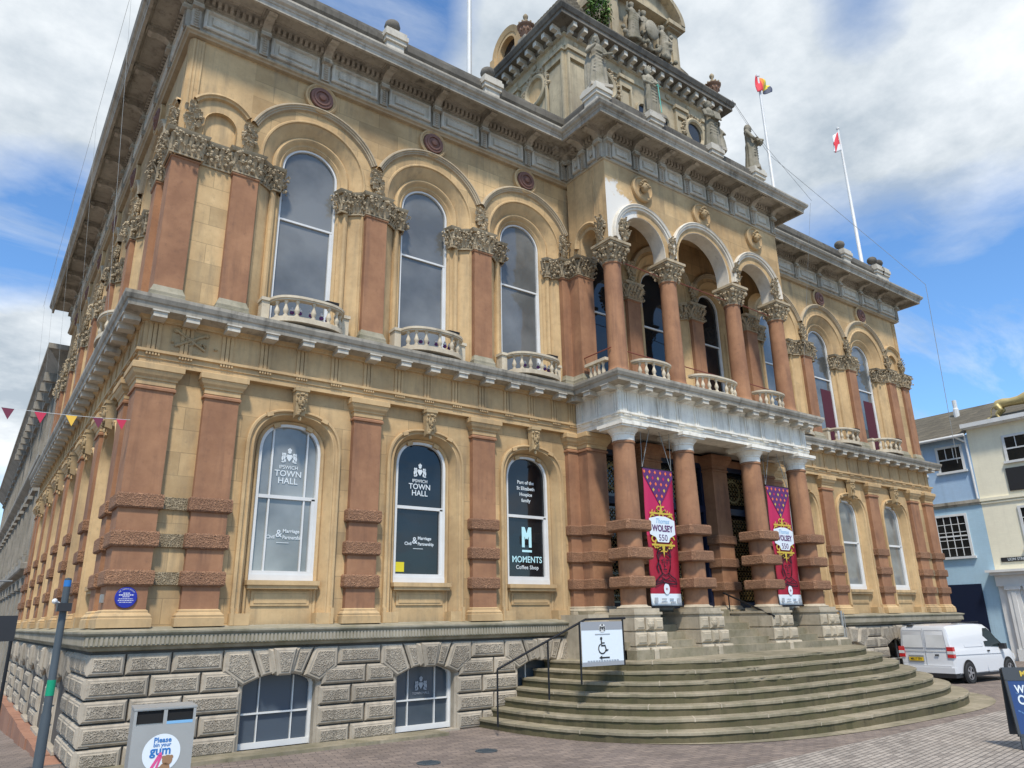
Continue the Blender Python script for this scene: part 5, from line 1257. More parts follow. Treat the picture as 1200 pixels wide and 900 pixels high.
# sculpture group in the dormer
SG = empty('sculpture_group', (13.0, .05, 18.8), 0, 'weathered carved group of figures around a shield in front of the arched roof dormer', 'sculpture')
m = MB(); rg = random.Random(11)
for i, (x, s_, yy) in enumerate(((-.62,.92,0),(.05,1.0,.12),(.75,.82,0))):
    k = MB(); body(k, i+5); head(k, (0,-.01,1.63), turn=rg.uniform(-.6,.6), hair='bun'); limb(k, [(-.18,0,1.38),(-.34,-.1,1.15),(-.38,-.18,1.4)], [.062,.05,.04]); limb(k, [(.18,0,1.38),(.36,-.1,1.12),(.3,-.2,.95)], [.062,.05,.04])
    m.add([(x+a*s_, yy+b*s_, c*s_) for a, b, c in k.v], k.f)
m.blob((.05,-.18,.75),.30,.10,.38,n=12,k=8)
for i in range(40): m.blob((rg.uniform(-1.1,1.2), rg.uniform(-.2,.05), abs(rg.gauss(0,.35))), .09,.08,.09, n=7, k=5)
voxel_join(m.build('figure_group', 'statue_stone', SG), .028, 1)
# urns on the tower cornice
def urn(loc, label):
    u = empty('roof_urn', loc, 0, label, 'urn', 'terracotta urns on the tower cornice')
    k = MB(); k.box(-.22,.22,-.22,.22,0,.16); k.build('urn_plinth', 'grey_stone', u)
    k = MB(); k.lathe(0,0,[(.10,.16),(.08,.24),(.17,.36),(.23,.50),(.25,.62),(.31,.66),(.33,.72),(.22,.74)],n=20)
    for i in range(10): t = 2*PI*i/10; k.blob((.23*math.cos(t), .23*math.sin(t), .52), .04,.04,.09, n=6, k=5)
    k.build('urn_bowl', 'urn_terracotta', u, smooth=True)
    k = MB(); k.lathe(0,0,[(.28,.73),(.22,.84),(.12,.93),(.06,.98),(.05,1.08),(.09,1.14),(.10,1.22),(.05,1.30),(.0,1.36)],n=16)
    for i in range(12): t = 2*PI*i/12; k.blob((.29*math.cos(t), .29*math.sin(t), .76), .05,.05,.06, n=5, k=4)
    k.build('urn_lid', 'carved_stone', u, smooth=True); u.scale = (.85,)*3
    return u
urn((16.55, .35, 18.8), 'terracotta urn with carved stone lid on the far right end of the tower cornice')
urn((9.62, 1.95, 18.8), 'terracotta urn with carved stone lid beside the small round-arched dormer')
# self-sown bush
BU = empty('roof_bush', (11.05, .15, 18.72), 0, 'bright green self-sown bush growing on the ledge of the roof tower', 'bush')
m = MB(); rg = random.Random(4)
for i in range(900):
    v = Vector((rg.gauss(0,1), rg.gauss(0,1), rg.gauss(0,1))).normalized(); r_ = rg.uniform(.55,1.)*(.8+.35*noise.noise(v*2.2)); c = Vector((v.x*.42*r_, v.y*.34*r_, .48+v.z*.48*r_)); a = Vector((rg.gauss(0,1), rg.gauss(0,1), rg.gauss(0,1))).normalized()*.05; b = a.orthogonal().normalized()*.03
    m.add([c-a, c+b, c+a, c-b], [(0,1,2,3)], i % 3 == 0)
m.build('foliage', ['foliage', 'foliage_light'], BU, recalc=False); k = MB()
for i in range(5): k.tube((0,.05,0),(rg.uniform(-.25,.25), rg.uniform(-.2,.2), .6),.02,.008,n=5)
k.build('stems', 'fur_brown', BU); BU.scale = (1.35, 1.2, 1.5)

# ------------------------------------------------------------------ flagpoles
def flagpole(loc, h, label, r_=.075):
    f = empty('flagpole', loc, 0, label, 'flagpole', 'white flagpoles on the roof'); k = MB(); k.lathe(0,0,[(r_*1.5,0),(r_*1.5,.2),(r_,.25),(r_*.6,h),(r_*.9,h+.02),(r_*.9,h+.10),(0,h+.13)],n=12); k.build('pole', 'white_paint', f, smooth=True); return f
def cloth(name, parent, mats, pts_fn, nu, nv, stripe):
    k = MB(); k.v = [pts_fn(i/nu, j/nv) for j in range(nv+1) for i in range(nu+1)]
    for j in range(nv):
        for i in range(nu): k.f.append([j*(nu+1)+i, j*(nu+1)+i+1, (j+1)*(nu+1)+i+1, (j+1)*(nu+1)+i]); k.m.append(stripe(i/nu, j/nv))
    o = k.build(name, mats, parent, recalc=False, smooth='all'); s_ = o.modifiers.new('solid', 'SOLIDIFY'); s_.thickness = .008; return o
p1 = flagpole((21.3, 1.5, 14.0), 8.9, 'white flagpole with a drooping rainbow flag at its top')
cloth('flag', p1, ['flag_red', 'flag_orange', 'flag_yellow', 'flag_dark'], lambda u, v: (-.2+.95*u, -.03+.08*math.sin(u*9+v*3), 8.9-.85*v*(1-.55*u)-.08*u+.04*math.sin(u*7)), 14, 12, lambda u, v: 3 if u+v*.7 > 1.02 else (0 if u < .25 else 1 if u < .42 else 2))
p2 = flagpole((25.3, .6, 14.0), 7.5, 'slender white flagpole with a hanging red and white flag')
cloth('flag', p2, ['flag_red', 'flag_white'], lambda u, v: (-.02-.42*u-.25*v*u-.15*v, -.03+.07*math.sin(u*8+v*4), 7.4-1.05*v-.35*u), 10, 14, lambda u, v: 0 if (abs(v-.5) < .10 or abs(u-.5) < .12) else 1)
p3 = flagpole((8.85, 4.0, 14.0), 12.0, 'tall bare white flagpole rising behind the roof parapet on the left', .10)

# ------------------------------------------------------------------ netting cables
NC = MB()
e = .95
NC.path([(-e,SD+.6,13.7),(-e,-e,13.8)], .004, n=4); 
for y in (1, 5.5, 10, 14.5, 18.5): NC.tube((-e, y, 13.75), (-.45, y+.1, 7.0), .0035, n=4)
NC.path([(WD+.9,-.9,14.1),(WD+.75,-.8,7.0)], .010, n=4); NC.path([(WD+.9,-.9,14.1),(21.3,1.5,19.2),(16.9,-.1,18.7)], .008, n=4)
NC.path([(17.6,-1.9,14.0),(17.6,-.9,9.0)], .004, n=4); NC.path([(17.6,-1.95,14.05),(16.1,-1.0,16.9),(17.1,0,18.7)], .006, n=4)
tag(NC.build('netting_cables', 'grey_metal'), 'thin wires holding bird netting along the roof edges of the town hall', 'cables')

# ------------------------------------------------------------------ hanging banners
def banner(x0, x1, label):
    w = x1-x0; cx_ = (x0+x1)/2; B = empty('hanging_banner', (cx_, -1.22, 2.09), 0, label, 'banner', 'tall crimson banners hanging between the porch columns'); Hh = 2.95; h = w/2
    def zc(v): return Hh*v
    k = MB(); nv = 34; nu = 6
    k.v = [(-h+w*i/nu, .012*math.sin(j*.35+i), Hh*j/nv) for j in range(nv+1) for i in range(nu+1)]
    for j in range(nv):
        for i in range(nu): v = j/nv; k.f.append([j*(nu+1)+i, j*(nu+1)+i+1, (j+1)*(nu+1)+i+1, (j+1)*(nu+1)+i]); k.m.append(0 if v < .085 else 1 if v < .50 else 2)
    o = k.build('cloth', ['sign_white', 'crimson', 'magenta'], B, recalc=False, smooth='all')
    s_ = o.modifiers.new('solid', 'SOLIDIFY'); s_.thickness = .006
    F = -.022
    k = MB(); k.ngon([(-h,F,Hh-.01),(h,F,Hh-.01),(h,F,Hh-.16),(0,F,Hh-.82),(-h,F,Hh-.16)]); k.build('pattern_ground', 'purple_cloth', B, recalc=False)
    k = MB()
    for r_ in range(6):
        for i in range(6):
            x = -h+w*(i+.5*(r_ % 2))/5.5+.03; z = Hh-.08-r_*.13
            if abs(x) > h-.03 or z < Hh-.80+abs(x)/h*.62: continue
            k.ngon([(x-.036,F-.003,z),(x,F-.003,z-.045),(x+.036,F-.003,z),(x,F-.003,z+.045)], (0, 1, 0, 2)[(i*2+r_) % 4])
    k.build('lozenge_pattern', ['orange_motif', 'gold_motif', 'magenta'], B, recalc=False)
    k = MB()      # gold scrollwork either side of the name plate
    def scroll(cx_, cz, r_, t0, t1, wd=.022):
        n = 14; vs = []
        for i in range(n+1):
            t = t0+(t1-t0)*i/n; q = r_*(1-.35*i/n)
            for s2 in (-wd, wd): vs.append((cx_+(q+s2)*math.cos(t), F-.004, cz+(q+s2)*math.sin(t)))
        k.add(vs, [(2*i, 2*i+1, 2*i+3, 2*i+2) for i in range(n)])
    for sg in (-1, 1):
        for dz, sz in ((1.93, 1), (1.32, -1)):
            scroll(sg*.15, dz, .11, PI/2*sz if sg > 0 else PI-PI/2*sz*-1+PI, (PI/2*sz if sg > 0 else PI-PI/2*sz*-1+PI)+sg*4.4, .02)
            scroll(sg*.28, dz-.08*sz, .08, 0, 5, .018); scroll(sg*.07, dz+.12*sz, .07, 1, 6, .016); scroll(sg*.24, dz+.06*sz, .05, 2, 7, .014)
    for dz, sz in ((2.05, 1), (1.17, -1)): k.ngon([(-.05,F-.005,dz-.1*sz),(.05,F-.005,dz-.1*sz),(.0,F-.005,dz+.16*sz)]); k.box(-.36,.36,F-.006,F-.004,1.62-.34*sz*-1-.02,1.62-.34*sz*-1+.02)
    k.build('gold_ornament', 'gold_motif', B, recalc=False)
    k = MB(); k.ngon([(-.40,F-.009,1.84),(-.12,F-.009,1.90),(.12,F-.009,1.90),(.40,F-.009,1.82),(.40,F-.009,1.52),(.22,F-.009,1.44),(.17,F-.009,1.34),(-.17,F-.009,1.34),(-.22,F-.009,1.44),(-.40,F-.009,1.50)]); k.build('name_plate', 'sign_white', B, recalc=False)
    text('lettering', 'Thomas', .15, .0, 1.79, F-.013, 'light_blue', B, shear=.4, sx=.9)
    text('lettering', 'WOLSEY', .19, .0, 1.63, F-.013, 'purple_cloth', B, bold=.006, sx=.86)
    text('lettering', '550', .19, .0, 1.43, F-.013, 'purple_cloth', B, sx=1.0)
    # line-drawn head and shoulders
    k = MB()
    def ln(pts, wd=.012, close=False):
        for a, b in zip(pts, pts[1:]):
            a, b = Vector(a), Vector(b); d = (b-a).normalized()*wd; n_ = Vector((-d.y, d.x)); q = [a-d*.4+n_, a-d*.4-n_, b+d*.4-n_, b+d*.4+n_]; k.ngon([(p.x, F-.004, p.y) for p in q])
    ln([(-.17,1.03),(-.19,.92),(-.15,.78),(-.09,.68),(0,.64),(.09,.68),(.15,.78),(.18,.92),(.16,1.04)])
    ln([(-.20,.98),(-.22,1.10),(-.16,1.20),(-.04,1.24),(.08,1.24),(.18,1.16),(.20,1.02)], .018); ln([(-.18,1.04),(-.08,1.12),(.06,1.10),(.17,1.03)], .016); ln([(-.20,1.12),(-.06,1.18),(.10,1.17)], .016)
    ln([(-.10,.95),(-.04,.965)], .014); ln([(.04,.965),(.11,.95)], .014); ln([(-.08,.92),(-.04,.92)], .012); ln([(.05,.92),(.09,.92)], .012); ln([(.0,.94),(-.02,.84),(.02,.82)]); ln([(-.05,.76),(.05,.765)], .013)
    ln([(-.18,.95),(-.25,.82),(-.20,.70)], .02); ln([(-.10,.67),(-.20,.60),(-.30,.52),(-.33,.44)], .016); ln([(.10,.68),(.18,.62),(.30,.56),(.33,.46)], .016); ln([(-.33,.44),(-.10,.50),(.10,.46),(.33,.46)], .016); ln([(-.12,.60),(.0,.54),(.14,.60)]); ln([(-.28,.49),(-.05,.56)]); ln([(.05,.52),(.28,.52)]); ln([(.16,.84),(.13,.72)], .018); ln([(-.15,.86),(-.12,.74)], .014)
    k.build('portrait_drawing', 'banner_ink', B, recalc=False)
    k = MB(); k.ngon([(.09*math.cos(2*PI*i/20), F-.004, .36+.115*math.sin(2*PI*i/20)) for i in range(20)]); k.build('badge', 'sign_white', B, recalc=False)
    text('lettering', 'th', .08, 0, .36, F-.008, 'crimson', B)
    k = MB()
    for x, z, w_, hh in ((-.34,.13,.05,.05),(-.10,.15,.07,.015),(-.10,.09,.09,.012),(.13,.15,.06,.015),(.13,.09,.03,.02),(.20,.09,.05,.012),(.34,.12,.04,.05)): k.box(x-w_, x+w_, F-.006, F-.003, z-hh, z+hh)
    k.build('sponsor_marks', 'ink_grey', B)
    k = MB(); k.tube((-h-.04,0,Hh),(h+.04,0,Hh),.02); k.tube((-h-.04,0,0),(h+.04,0,0),.02); k.build('rod', 'black_metal', B)
    k = MB()
    for x in (-h, h): k.tube((x,0,Hh),(x*.35,0,3.84),.008,n=4); k.tube((x,0,Hh),(x+.02,0,3.84),.006,n=4)
    k.build('cord', 'grey_metal', B); return B
banner(10.06, 10.99, 'crimson banner reading Wolsey 550 hanging left of the second porch column from the left')
banner(14.50, 15.43, 'crimson banner reading Wolsey 550 hanging between the two right-hand porch columns')

# ------------------------------------------------------------------ wall plaques
PQ = empty('blue_plaque', (.27, -.012, 2.29), 0, 'round blue plaque with white writing on the corner pilaster', 'plaque')
k = MB(); n = 40; k.add([(r_*math.cos(2*PI*i/n), y, r_*math.sin(2*PI*i/n)) for r_, y in ((.15,.012),(.15,-.012),(.143,-.018)) for i in range(n)], [(j*n+i, j*n+(i+1) % n, (j+1)*n+(i+1) % n, (j+1)*n+i) for j in range(2) for i in range(n)] + [tuple(2*n+i for i in range(n))]); k.build('disc', 'blue_plaque', PQ)
for i, ch in enumerate('THE IPSWICH SOCIETY'):
    t = PI*.80-PI*.60*i/18
    if ch != ' ': text('lettering', ch, .026, .122*math.cos(t), .122*math.sin(t), -.020, 'faded_letter', PQ, matrix=Matrix.Rotation(-(t-PI/2), 4, 'Y'))
k = MB()
for z, w_, h_ in ((.062,.045,.007),(.036,.10,.009),(.010,.05,.006),(-.018,.095,.005),(-.042,.105,.006),(-.068,.085,.005)):
    x = -w_
    while x < w_: q = rnd.uniform(.012,.03); k.box(x, min(x+q, w_), -.0195, -.0185, z-h_, z+h_); x += q+.006
k.build('small_writing', 'faded_letter', PQ)
k = MB(); k.box(-.13,.0,-.03,.02,-.06,.06); k.box(-.12,-.01,-.035,-.03,-.05,.05); tag(k.build('alarm_box', 'grey_metal', None, (-.005, .12, 2.28), SIDE+.0), 'small grey metal box fixed to the side of the corner pilaster', 'box')

# ------------------------------------------------------------------ handrail and sign
HR = empty('stair_handrail', (6.2, -1.25, .2), 0, 'black metal handrail climbing the left side of the curved steps', 'handrail')
k = MB(); k.path([(-.12,.0,.86),(1.15,-.92,1.66),(2.05,-1.0,1.67)], .020, n=8); k.build('top_rail', 'black_metal', HR, smooth=True)
for a, b in (((-.12,0,-.05),(-.12,0,.86)),((.62,-.5,.35),(.62,-.5,1.31)),((1.0,-.93,.6),(1.0,-.93,1.62)),((1.98,-1.0,.87),(1.98,-1.0,1.67))): k = MB(); k.tube(a, b, .017); k.build('post', 'black_metal', HR)
SN = empty('access_sign', (7.68, -2.24, 1.08), R(-3), 'white and grey wheelchair access sign with a left arrow hung on the stair handrail', 'sign')
k = MB(); k.box(-.47,.47,0,.012,0,.74); k.build('panel', 'sign_white', SN)
k = MB(); k.box(-.47,.47,-.003,-.001,.60,.74); k.box(-.47,.47,-.003,-.001,0,.07); k.build('border', 'sign_grey', SN)
k = MB(); k.ngon([(.075*math.cos(2*PI*i/20), -.005, .63+.075*math.sin(2*PI*i/20)) for i in range(20)]); k.build('badge', 'white_paint', SN, recalc=False); coat_of_arms('badge_device', 'ink', SN, 0, -.007, .63, .42)
def stroke(k, pts, wd, y=-.006):
    for a, b in zip(pts, pts[1:]):
        a, b = Vector(a), Vector(b); d = (b-a).normalized()*wd; n_ = Vector((-d.y, d.x)); k.ngon([(p.x, y, p.y) for p in (a-d+n_, a-d-n_, b+d-n_, b+d+n_)])
k = MB(); k.ngon([(-.035+.027*math.cos(2*PI*i/14), -.006, .455+.027*math.sin(2*PI*i/14)) for i in range(14)])
stroke(k, [(-.035,.42),(-.03,.335),(.045,.335),(.075,.25),(.105,.262)], .012); stroke(k, [(-.03,.38),(.03,.38)], .010)
stroke(k, [(-.02+.082*math.cos(t), .285+.082*math.sin(t)) for t in [R(a) for a in range(120, 371, 14)]], .010)
stroke(k, [(.13,.135),(-.03,.135)], .012); k.ngon([(-.03,-.006,.172),(-.03,-.006,.098),(-.10,-.006,.135)]); k.build('access_symbol', 'ink', SN, recalc=False)
k = MB(); k.box(-.17,.17,-.006,-.004,.52,.535)
for z in (.088,.076): 
    for i in range(12): k.box(-.36+i*.06, -.36+i*.06+.045, -.006, -.004, z, z+.008)
k.build('small_writing', 'ink_grey', SN)
IR = MB(); IR.path([(13.62,-.25,2.42),(13.62,-1.65,1.85)], .022, n=8); IR.tube((13.62,-.4,1.9),(13.62,-.4,2.36),.016); IR.tube((13.62,-1.5,1.2),(13.62,-1.5,1.9),.016); tag(IR.build('porch_handrail', 'black_metal'), 'short black sloping handrail inside the porch before the entrance door', 'handrail')
IR = MB(); IR.tube((16.62,-1.5,.9),(16.62,-1.5,1.95),.035); IR.tube((16.62,-1.5,1.93),(16.62,-.3,1.93),.02); IR.tube((16.74,-1.5,.9),(16.74,-1.5,1.9),.012); tag(IR.build('side_guardrail', 'grey_metal'), 'grey metal guard post and rail at the right end of the steps', 'guardrail')

# ------------------------------------------------------------------ litter bin
BN = empty('litter_bin', (.45, -2.55, 0), R(-6), 'grey metal double litter bin with a round gum sticker at the building corner', 'bin')
k = MB(); w = .33
k.box(-w,w,-.02,.44,.04,.98); k.box(-w,w,-.05,-.02,.04,.80); k.box(-w-.006,w+.006,-.055,.445,.965,.985); k.box(-w,w,-.05,-.02,.955,.97); k.box(-w,-w+.03,-.05,-.02,.8,.96); k.box(w-.03,w,-.05,-.02,.8,.96); k.box(-.02,.02,-.05,-.02,.8,.96); k.box(-w+.03,w-.03,.0,.4,0,.04)
k.build('casing', 'bin_metal', BN)
k = MB(); k.box(-w+.03,-.02,-.028,-.018,.815,.95); k.box(.02,w-.03,-.028,-.018,.83,.95); k.build('slot', 'black_void', BN); k = MB(); k.box(.02,w-.03,-.052,-.03,.80,.83); k.build('slot_label', 'light_blue', BN)
k = MB(); k.ngon([(.0+.20*math.cos(2*PI*i/36), -.054, .50+.20*math.sin(2*PI*i/36)) for i in range(36)]); st_ = k.build('sticker', 'sign_white', BN, recalc=False)
text('sticker_lettering', 'Please', .075, 0, .635, -.057, 'sticker_blue', BN, bold=.0015); text('sticker_lettering', 'bin your', .055, 0, .585, -.057, 'sticker_blue', BN, bold=.001); text('sticker_lettering', 'gum', .13, -.01, .525, -.057, 'sticker_blue', BN, bold=.003)
k = MB(); stroke(k, [(-.02,.47),(-.10,.33)], .016, -.057); stroke(k, [(.0,.46),(-.05,.31)], .012, -.0565); k.blob((-.01,-.05,.48),.03,.012,.035); k.build('sticker_streak', 'sticker_pink', BN)
k = MB()
for c, r_ in (((.07,.42),.055),((.11,.45),.022),((.03,.45),.02),((.05,.34),.055),((.0,.33),.03)): k.ngon([(c[0]+r_*math.cos(2*PI*i/14), -.0575-.0002*r_, c[1]+r_*math.sin(2*PI*i/14)) for i in range(14)])
k.build('sticker_picture', 'fur_brown', BN, recalc=False)

# ------------------------------------------------------------------ posts at the left
PL = empty('camera_post', (-.75, -2.5, 0), 0, 'grey metal post with a green sticker and small camera box by the building corner', 'post')
k = MB(); k.lathe(0,0,[(.052,0),(.052,.98),(.042,1.02),(.036,2.42),(.0,2.43)],n=16); k.build('shaft', 'pole_grey', PL, smooth=True)
k = MB(); k.lathe(0,0,[(.0435,1.18),(.0435,1.34)],n=16); k.build('sticker', 'green_sticker', PL, smooth=True); k = MB(); k.lathe(0,0,[(.038,2.33),(.038,2.40)],n=16); k.build('cap_band', 'sticker_blue', PL, smooth=True)
k = MB(); k.box(-.07,.07,-.09,.07,2.06,2.15); k.build('camera_box', 'black_plastic', PL); k = MB(); k.blob((-.10,-.03,2.17),.03,.03,.03,n=8,k=6); k.tube((-.05,0,2.15),(-.10,-.03,2.17),.012); k.build('camera_lens', 'white_paint', PL)
PS = empty('sign_post', (-1.06, 0, 0), 0, 'thin black post carrying a dark sign board at the left edge', 'sign')
k = MB(); k.tube((0,0,0),(0,0,1.85),.022); k.build('shaft', 'black_metal', PS, smooth=True); k = MB(); k.box(-.36,.03,-.03,.0,1.72,2.05); k.build('board', 'black_plastic', PS)
k = MB(); k.tube((-.55,0,2.5),(-.10,.3,2.52),.012); k.build('arm', 'grey_metal', PS)

# ------------------------------------------------------------------ bunting
BT = empty('bunting', (0, 0, 4.9), 0, 'string of small maroon, pink and yellow pennants strung across the side street', 'bunting')
A, B = Vector((-.02,-.03,.06)), Vector((-3.6,-.70,-.02)); 
def sag(t): p = A.lerp(B, t); return p-Vector((0,0,.25*4*t*(1-t)*.35))
k = MB(); k.path([sag(i/20) for i in range(21)], .004, n=4); k.build('string', 'white_paint', BT)
for t, mt in ((.035,'bunting_pink'),(.125,'bunting_maroon'),(.225,'bunting_yellow'),(.335,'bunting_pink'),(.445,'bunting_maroon'),(.555,'bunting_pink'),(.665,'bunting_yellow')):
    p = sag(t); d = (B-A).normalized(); k = MB(); a, b, c = p-d*.08, p+d*.08, p+Vector((.02,-.03,-.17)); k.add([a, b, c, a+Vector((0,.004,0)), b+Vector((0,.004,0)), c+Vector((0,.004,0))], [(0,1,2),(3,5,4),(0,3,4,1),(1,4,5,2),(2,5,3,0)]); k.build('pennant', mt, BT)

# ------------------------------------------------------------------ A-board
AB = empty('a_board', (11.02, -7.70, 0), R(-46), 'dark framed pavement board with a blue poster standing at the right edge', 'board')
fr = MB(); pw_, ph = .36, 1.06
fr.box(-pw_,pw_,-.02,.015,.92,1.10); fr.box(-pw_,-pw_+.035,-.02,.015,.18,.93); fr.box(pw_-.035,pw_,-.02,.015,.18,.93); fr.box(-pw_,pw_,-.02,.015,.18,.215); fr.box(-pw_+.02,-pw_+.07,-.015,.015,0,.19); fr.box(pw_-.07,pw_-.02,-.015,.015,0,.19); fr.box(-pw_,pw_,.0,.01,.2,.93)
lean = Matrix.Rotation(R(-7), 4, 'X')
def leaned(mb): mb.v = [tuple(lean @ Vector(v)) for v in mb.v]; return mb
leaned(fr).build('frame', 'board_frame', AB)
bk = MB(); bk.box(-pw_,pw_,-.015,.015,.18,1.08); bk.v = [tuple(Matrix.Translation((0,.30,0)) @ Matrix.Rotation(R(6), 4, 'X') @ Vector(v)) for v in bk.v]; bk.build('rear_leg_panel', 'board_frame', AB)
k = MB(); k.box(-pw_+.035,pw_-.035,-.012,-.004,.215,.92); leaned(k).build('poster', 'board_blue', AB)
k = MB(); rg = random.Random(6)
for i in range(16):
    x0, z0 = rg.uniform(-.3,.25), rg.uniform(.25,.88); pts = [(x0+.03*j, z0-.012*j-.0022*j*j*rg.uniform(.5,1.5)) for j in range(5)]; pts = [(min(max(x, -.315), .315), min(max(z, .225), .91)) for x, z in pts]; stroke(k, [p for p in pts], rg.uniform(.003,.008), -.0135)
leaned(k).build('poster_swirls', 'board_blue_light', AB, recalc=False)
for s_, sz, x, z in (("WE'RE", .145, -.25, .80), ('OPEN', .175, -.25, .655), ('MON-SAT', .085, -.17, .52), ('10-4', .09, -.21, .42)): text('lettering', s_, sz, x, z, -.016+.12*z*0, 'white_letter', AB, align='LEFT', bold=.004, sx=.8, matrix=Matrix.Identity(4)).matrix_local = lean @ Matrix.Translation((x, -.016, z))
text('lettering', 'M', .10, 0, 0, 0, 'gold_motif', AB, bold=.004).matrix_local = lean @ Matrix.Translation((-.10, -.024, 1.01))

# ------------------------------------------------------------------ van
def van(loc, rz, sc):
    V = empty('delivery_van', loc, rz, 'small white delivery van parked at the right end of the town hall', 'van'); V.scale = (sc,)*3
    # stations along x (rear -0.75 .. front 3.4); each: bottom z, belt z, roof z, half widths bottom, belt, roof
    St = [(-.80,.38,1.00,1.66,.80,.83,.70),(-.76,.30,1.02,1.76,.84,.87,.73),(-.5,.26,1.03,1.80,.86,.88,.74),(.3,.25,1.03,1.82,.87,.88,.74),(1.2,.25,1.03,1.82,.87,.88,.74),(1.7,.25,1.03,1.80,.87,.88,.73),(2.05,.25,1.02,1.68,.87,.88,.70),(2.45,.25,1.00,1.36,.87,.88,.70),(2.75,.25,.98,1.10,.87,.87,.74),(3.0,.25,.93,1.02,.86,.86,.70),(3.25,.27,.82,.90,.82,.80,.62),(3.38,.32,.62,.72,.74,.70,.5)]
    k = MB(); rows = []
    for x, zb, zm, zt, wb, wm, wt in St:
        half = [(0,zb),(wb-.08,zb),(wb,zb+.07),(wm,zm-.28),(wm-.005,zm-.03),(wm-.02,zm),(wm-.02-(wm-wt)*.15,zm+(zt-zm)*.3),(wt+.03,zt-.10),(wt-.03,zt-.025),(wt-.16,zt),(0,zt+.015)]
        rows.append([(x, -y, z) for y, z in half]+[(x, y, z) for y, z in half[-2:0:-1]])
    n = len(rows[0]); vs = [p for r_ in rows for p in r_]
    k.add(vs, [(j*n+i, j*n+(i+1) % n, (j+1)*n+(i+1) % n, (j+1)*n+i) for j in range(len(rows)-1) for i in range(n)] + [tuple(range(n)), tuple((len(rows)-1)*n+i for i in range(n))])
    k.build('body', 'white_van', V, smooth=True)
    def side_y(z, sg=-1):
        return sg*(.885 if z < 1.0 else .865-(z-1.03)/(1.8-1.03)*.13)
    for sg in (-1, 1):
        def sp(pts, name, mt, o=.006):
            k = MB(); k.ngon([(x, side_y(z, sg)+sg*o, z) for x, z in pts]); return k.build(name, mt, V)
        sp([(1.30,1.09),(2.42,1.05),(2.30,1.22),(1.98,1.55),(1.78,1.66),(1.30,1.66)], 'side_window', 'glass_van', .012)
        k = MB()
        for pts in ([(1.22,.32),(1.22,1.74)], [(2.36,.34),(2.36,1.0)], [(.0,1.10),(1.15,1.09),(1.15,1.66),(.05,1.64),(.0,1.10)], [(-.7,.88),(1.2,.86),(2.4,.84)], [(2.1,.30),(1.25,.30)]):
            for a, b in zip(pts, pts[1:]): k.tube((a[0], side_y(a[1], sg)+sg*.002, a[1]), (b[0], side_y(b[1], sg)+sg*.002, b[1]), .008, n=4)
        k.build('panel_seam', 'ink_grey', V)
        for wx in (0, 2.62):
            k = MB(); k.ngon([(wx+.385*math.cos(t), sg*.893, .34+.385*math.sin(t)) for t in [2*PI*i/26 for i in range(26)]]); k.build('wheel_arch', 'black_void', V)
            wh = MB(); t_ = [(r_, y) for r_, y in ((.20,.92),(.29,.925),(.32,.90),(.32,.72),(.2,.70))]; kk = 28
            vs = [(wx+r_*math.cos(2*PI*i/kk), sg*y, .32+r_*math.sin(2*PI*i/kk)) for r_, y in t_ for i in range(kk)]
            wh.add(vs, [(j*kk+i, j*kk+(i+1) % kk, (j+1)*kk+(i+1) % kk, (j+1)*kk+i) for j in range(4) for i in range(kk)]); w_ = wh.build('wheel', 'tyre', V, smooth=True)
            al = MB()
            for i in range(5): t = 2*PI*i/5; al.obox((wx+.11*math.cos(t), sg*.905, .32+.11*math.sin(t)), (.10*math.cos(t),0,.10*math.sin(t)), (0,.012,0), (-.028*math.sin(t),0,.028*math.cos(t)))
            al.blob((wx, sg*.905, .32), .05,.02,.05, n=8, k=6); al.add([(wx+r_*math.cos(2*PI*i/kk), sg*.915, .32+r_*math.sin(2*PI*i/kk)) for r_ in (.205,.175) for i in range(kk)], [(i,(i+1) % kk,kk+(i+1) % kk,kk+i) for i in range(kk)]); al.build('rim', 'alloy', w_)
        k = MB(); k.box(2.2,2.36,*sorted((sg*.88,sg*1.06)),.98,1.16); k.build('wing_mirror', 'black_plastic', V)
        k = MB(); k.box(-.825,-.70,*sorted((sg*.70,sg*.895)),.80,1.13); o = k.build('tail_light', 'lamp_red', V); k = MB(); k.box(-.83,-.69,*sorted((sg*.705,sg*.90)),.91,1.0); k.build('reversing_lamp', 'lamp_clear', o)
        k = MB(); k.box(-.2,.12,*sorted((sg*.68,sg*.72)),1.83,1.87); k.box(-.4,1.5,*sorted((sg*.685,sg*.71)),1.85,1.875); k.build('roof_rail', 'black_plastic', V)
        k = MB(); k.box(1.35,1.50,*sorted((sg*.885,sg*.905)),.93,.97); k.build('door_handle', 'black_plastic', V)
    k = MB(); k.box(-.845,-.60,-.86,.86,.25,.50); k.box(-.83,-.78,-.78,.78,.50,.56); k.build('rear_bumper', 'white_van', V); k = MB(); k.box(-.85,-.60,-.87,.87,.20,.33); k.box(-.55,2.3,-.84,.84,.20,.27); k.build('bumper_trim', 'black_plastic', V)
    for y0, y1 in ((.05,.74),(-.69,-.04)):
        k = MB(); k.add([(-.812,y0,1.10),(-.812,y1,1.10),(-.796,y1-.05,1.62),(-.796,y0+.02,1.62),(-.80,y0,1.10),(-.80,y1,1.10)], [(0,1,2,3)]); k.build('rear_panel', 'white_paint', V, recalc=False)
    k = MB()
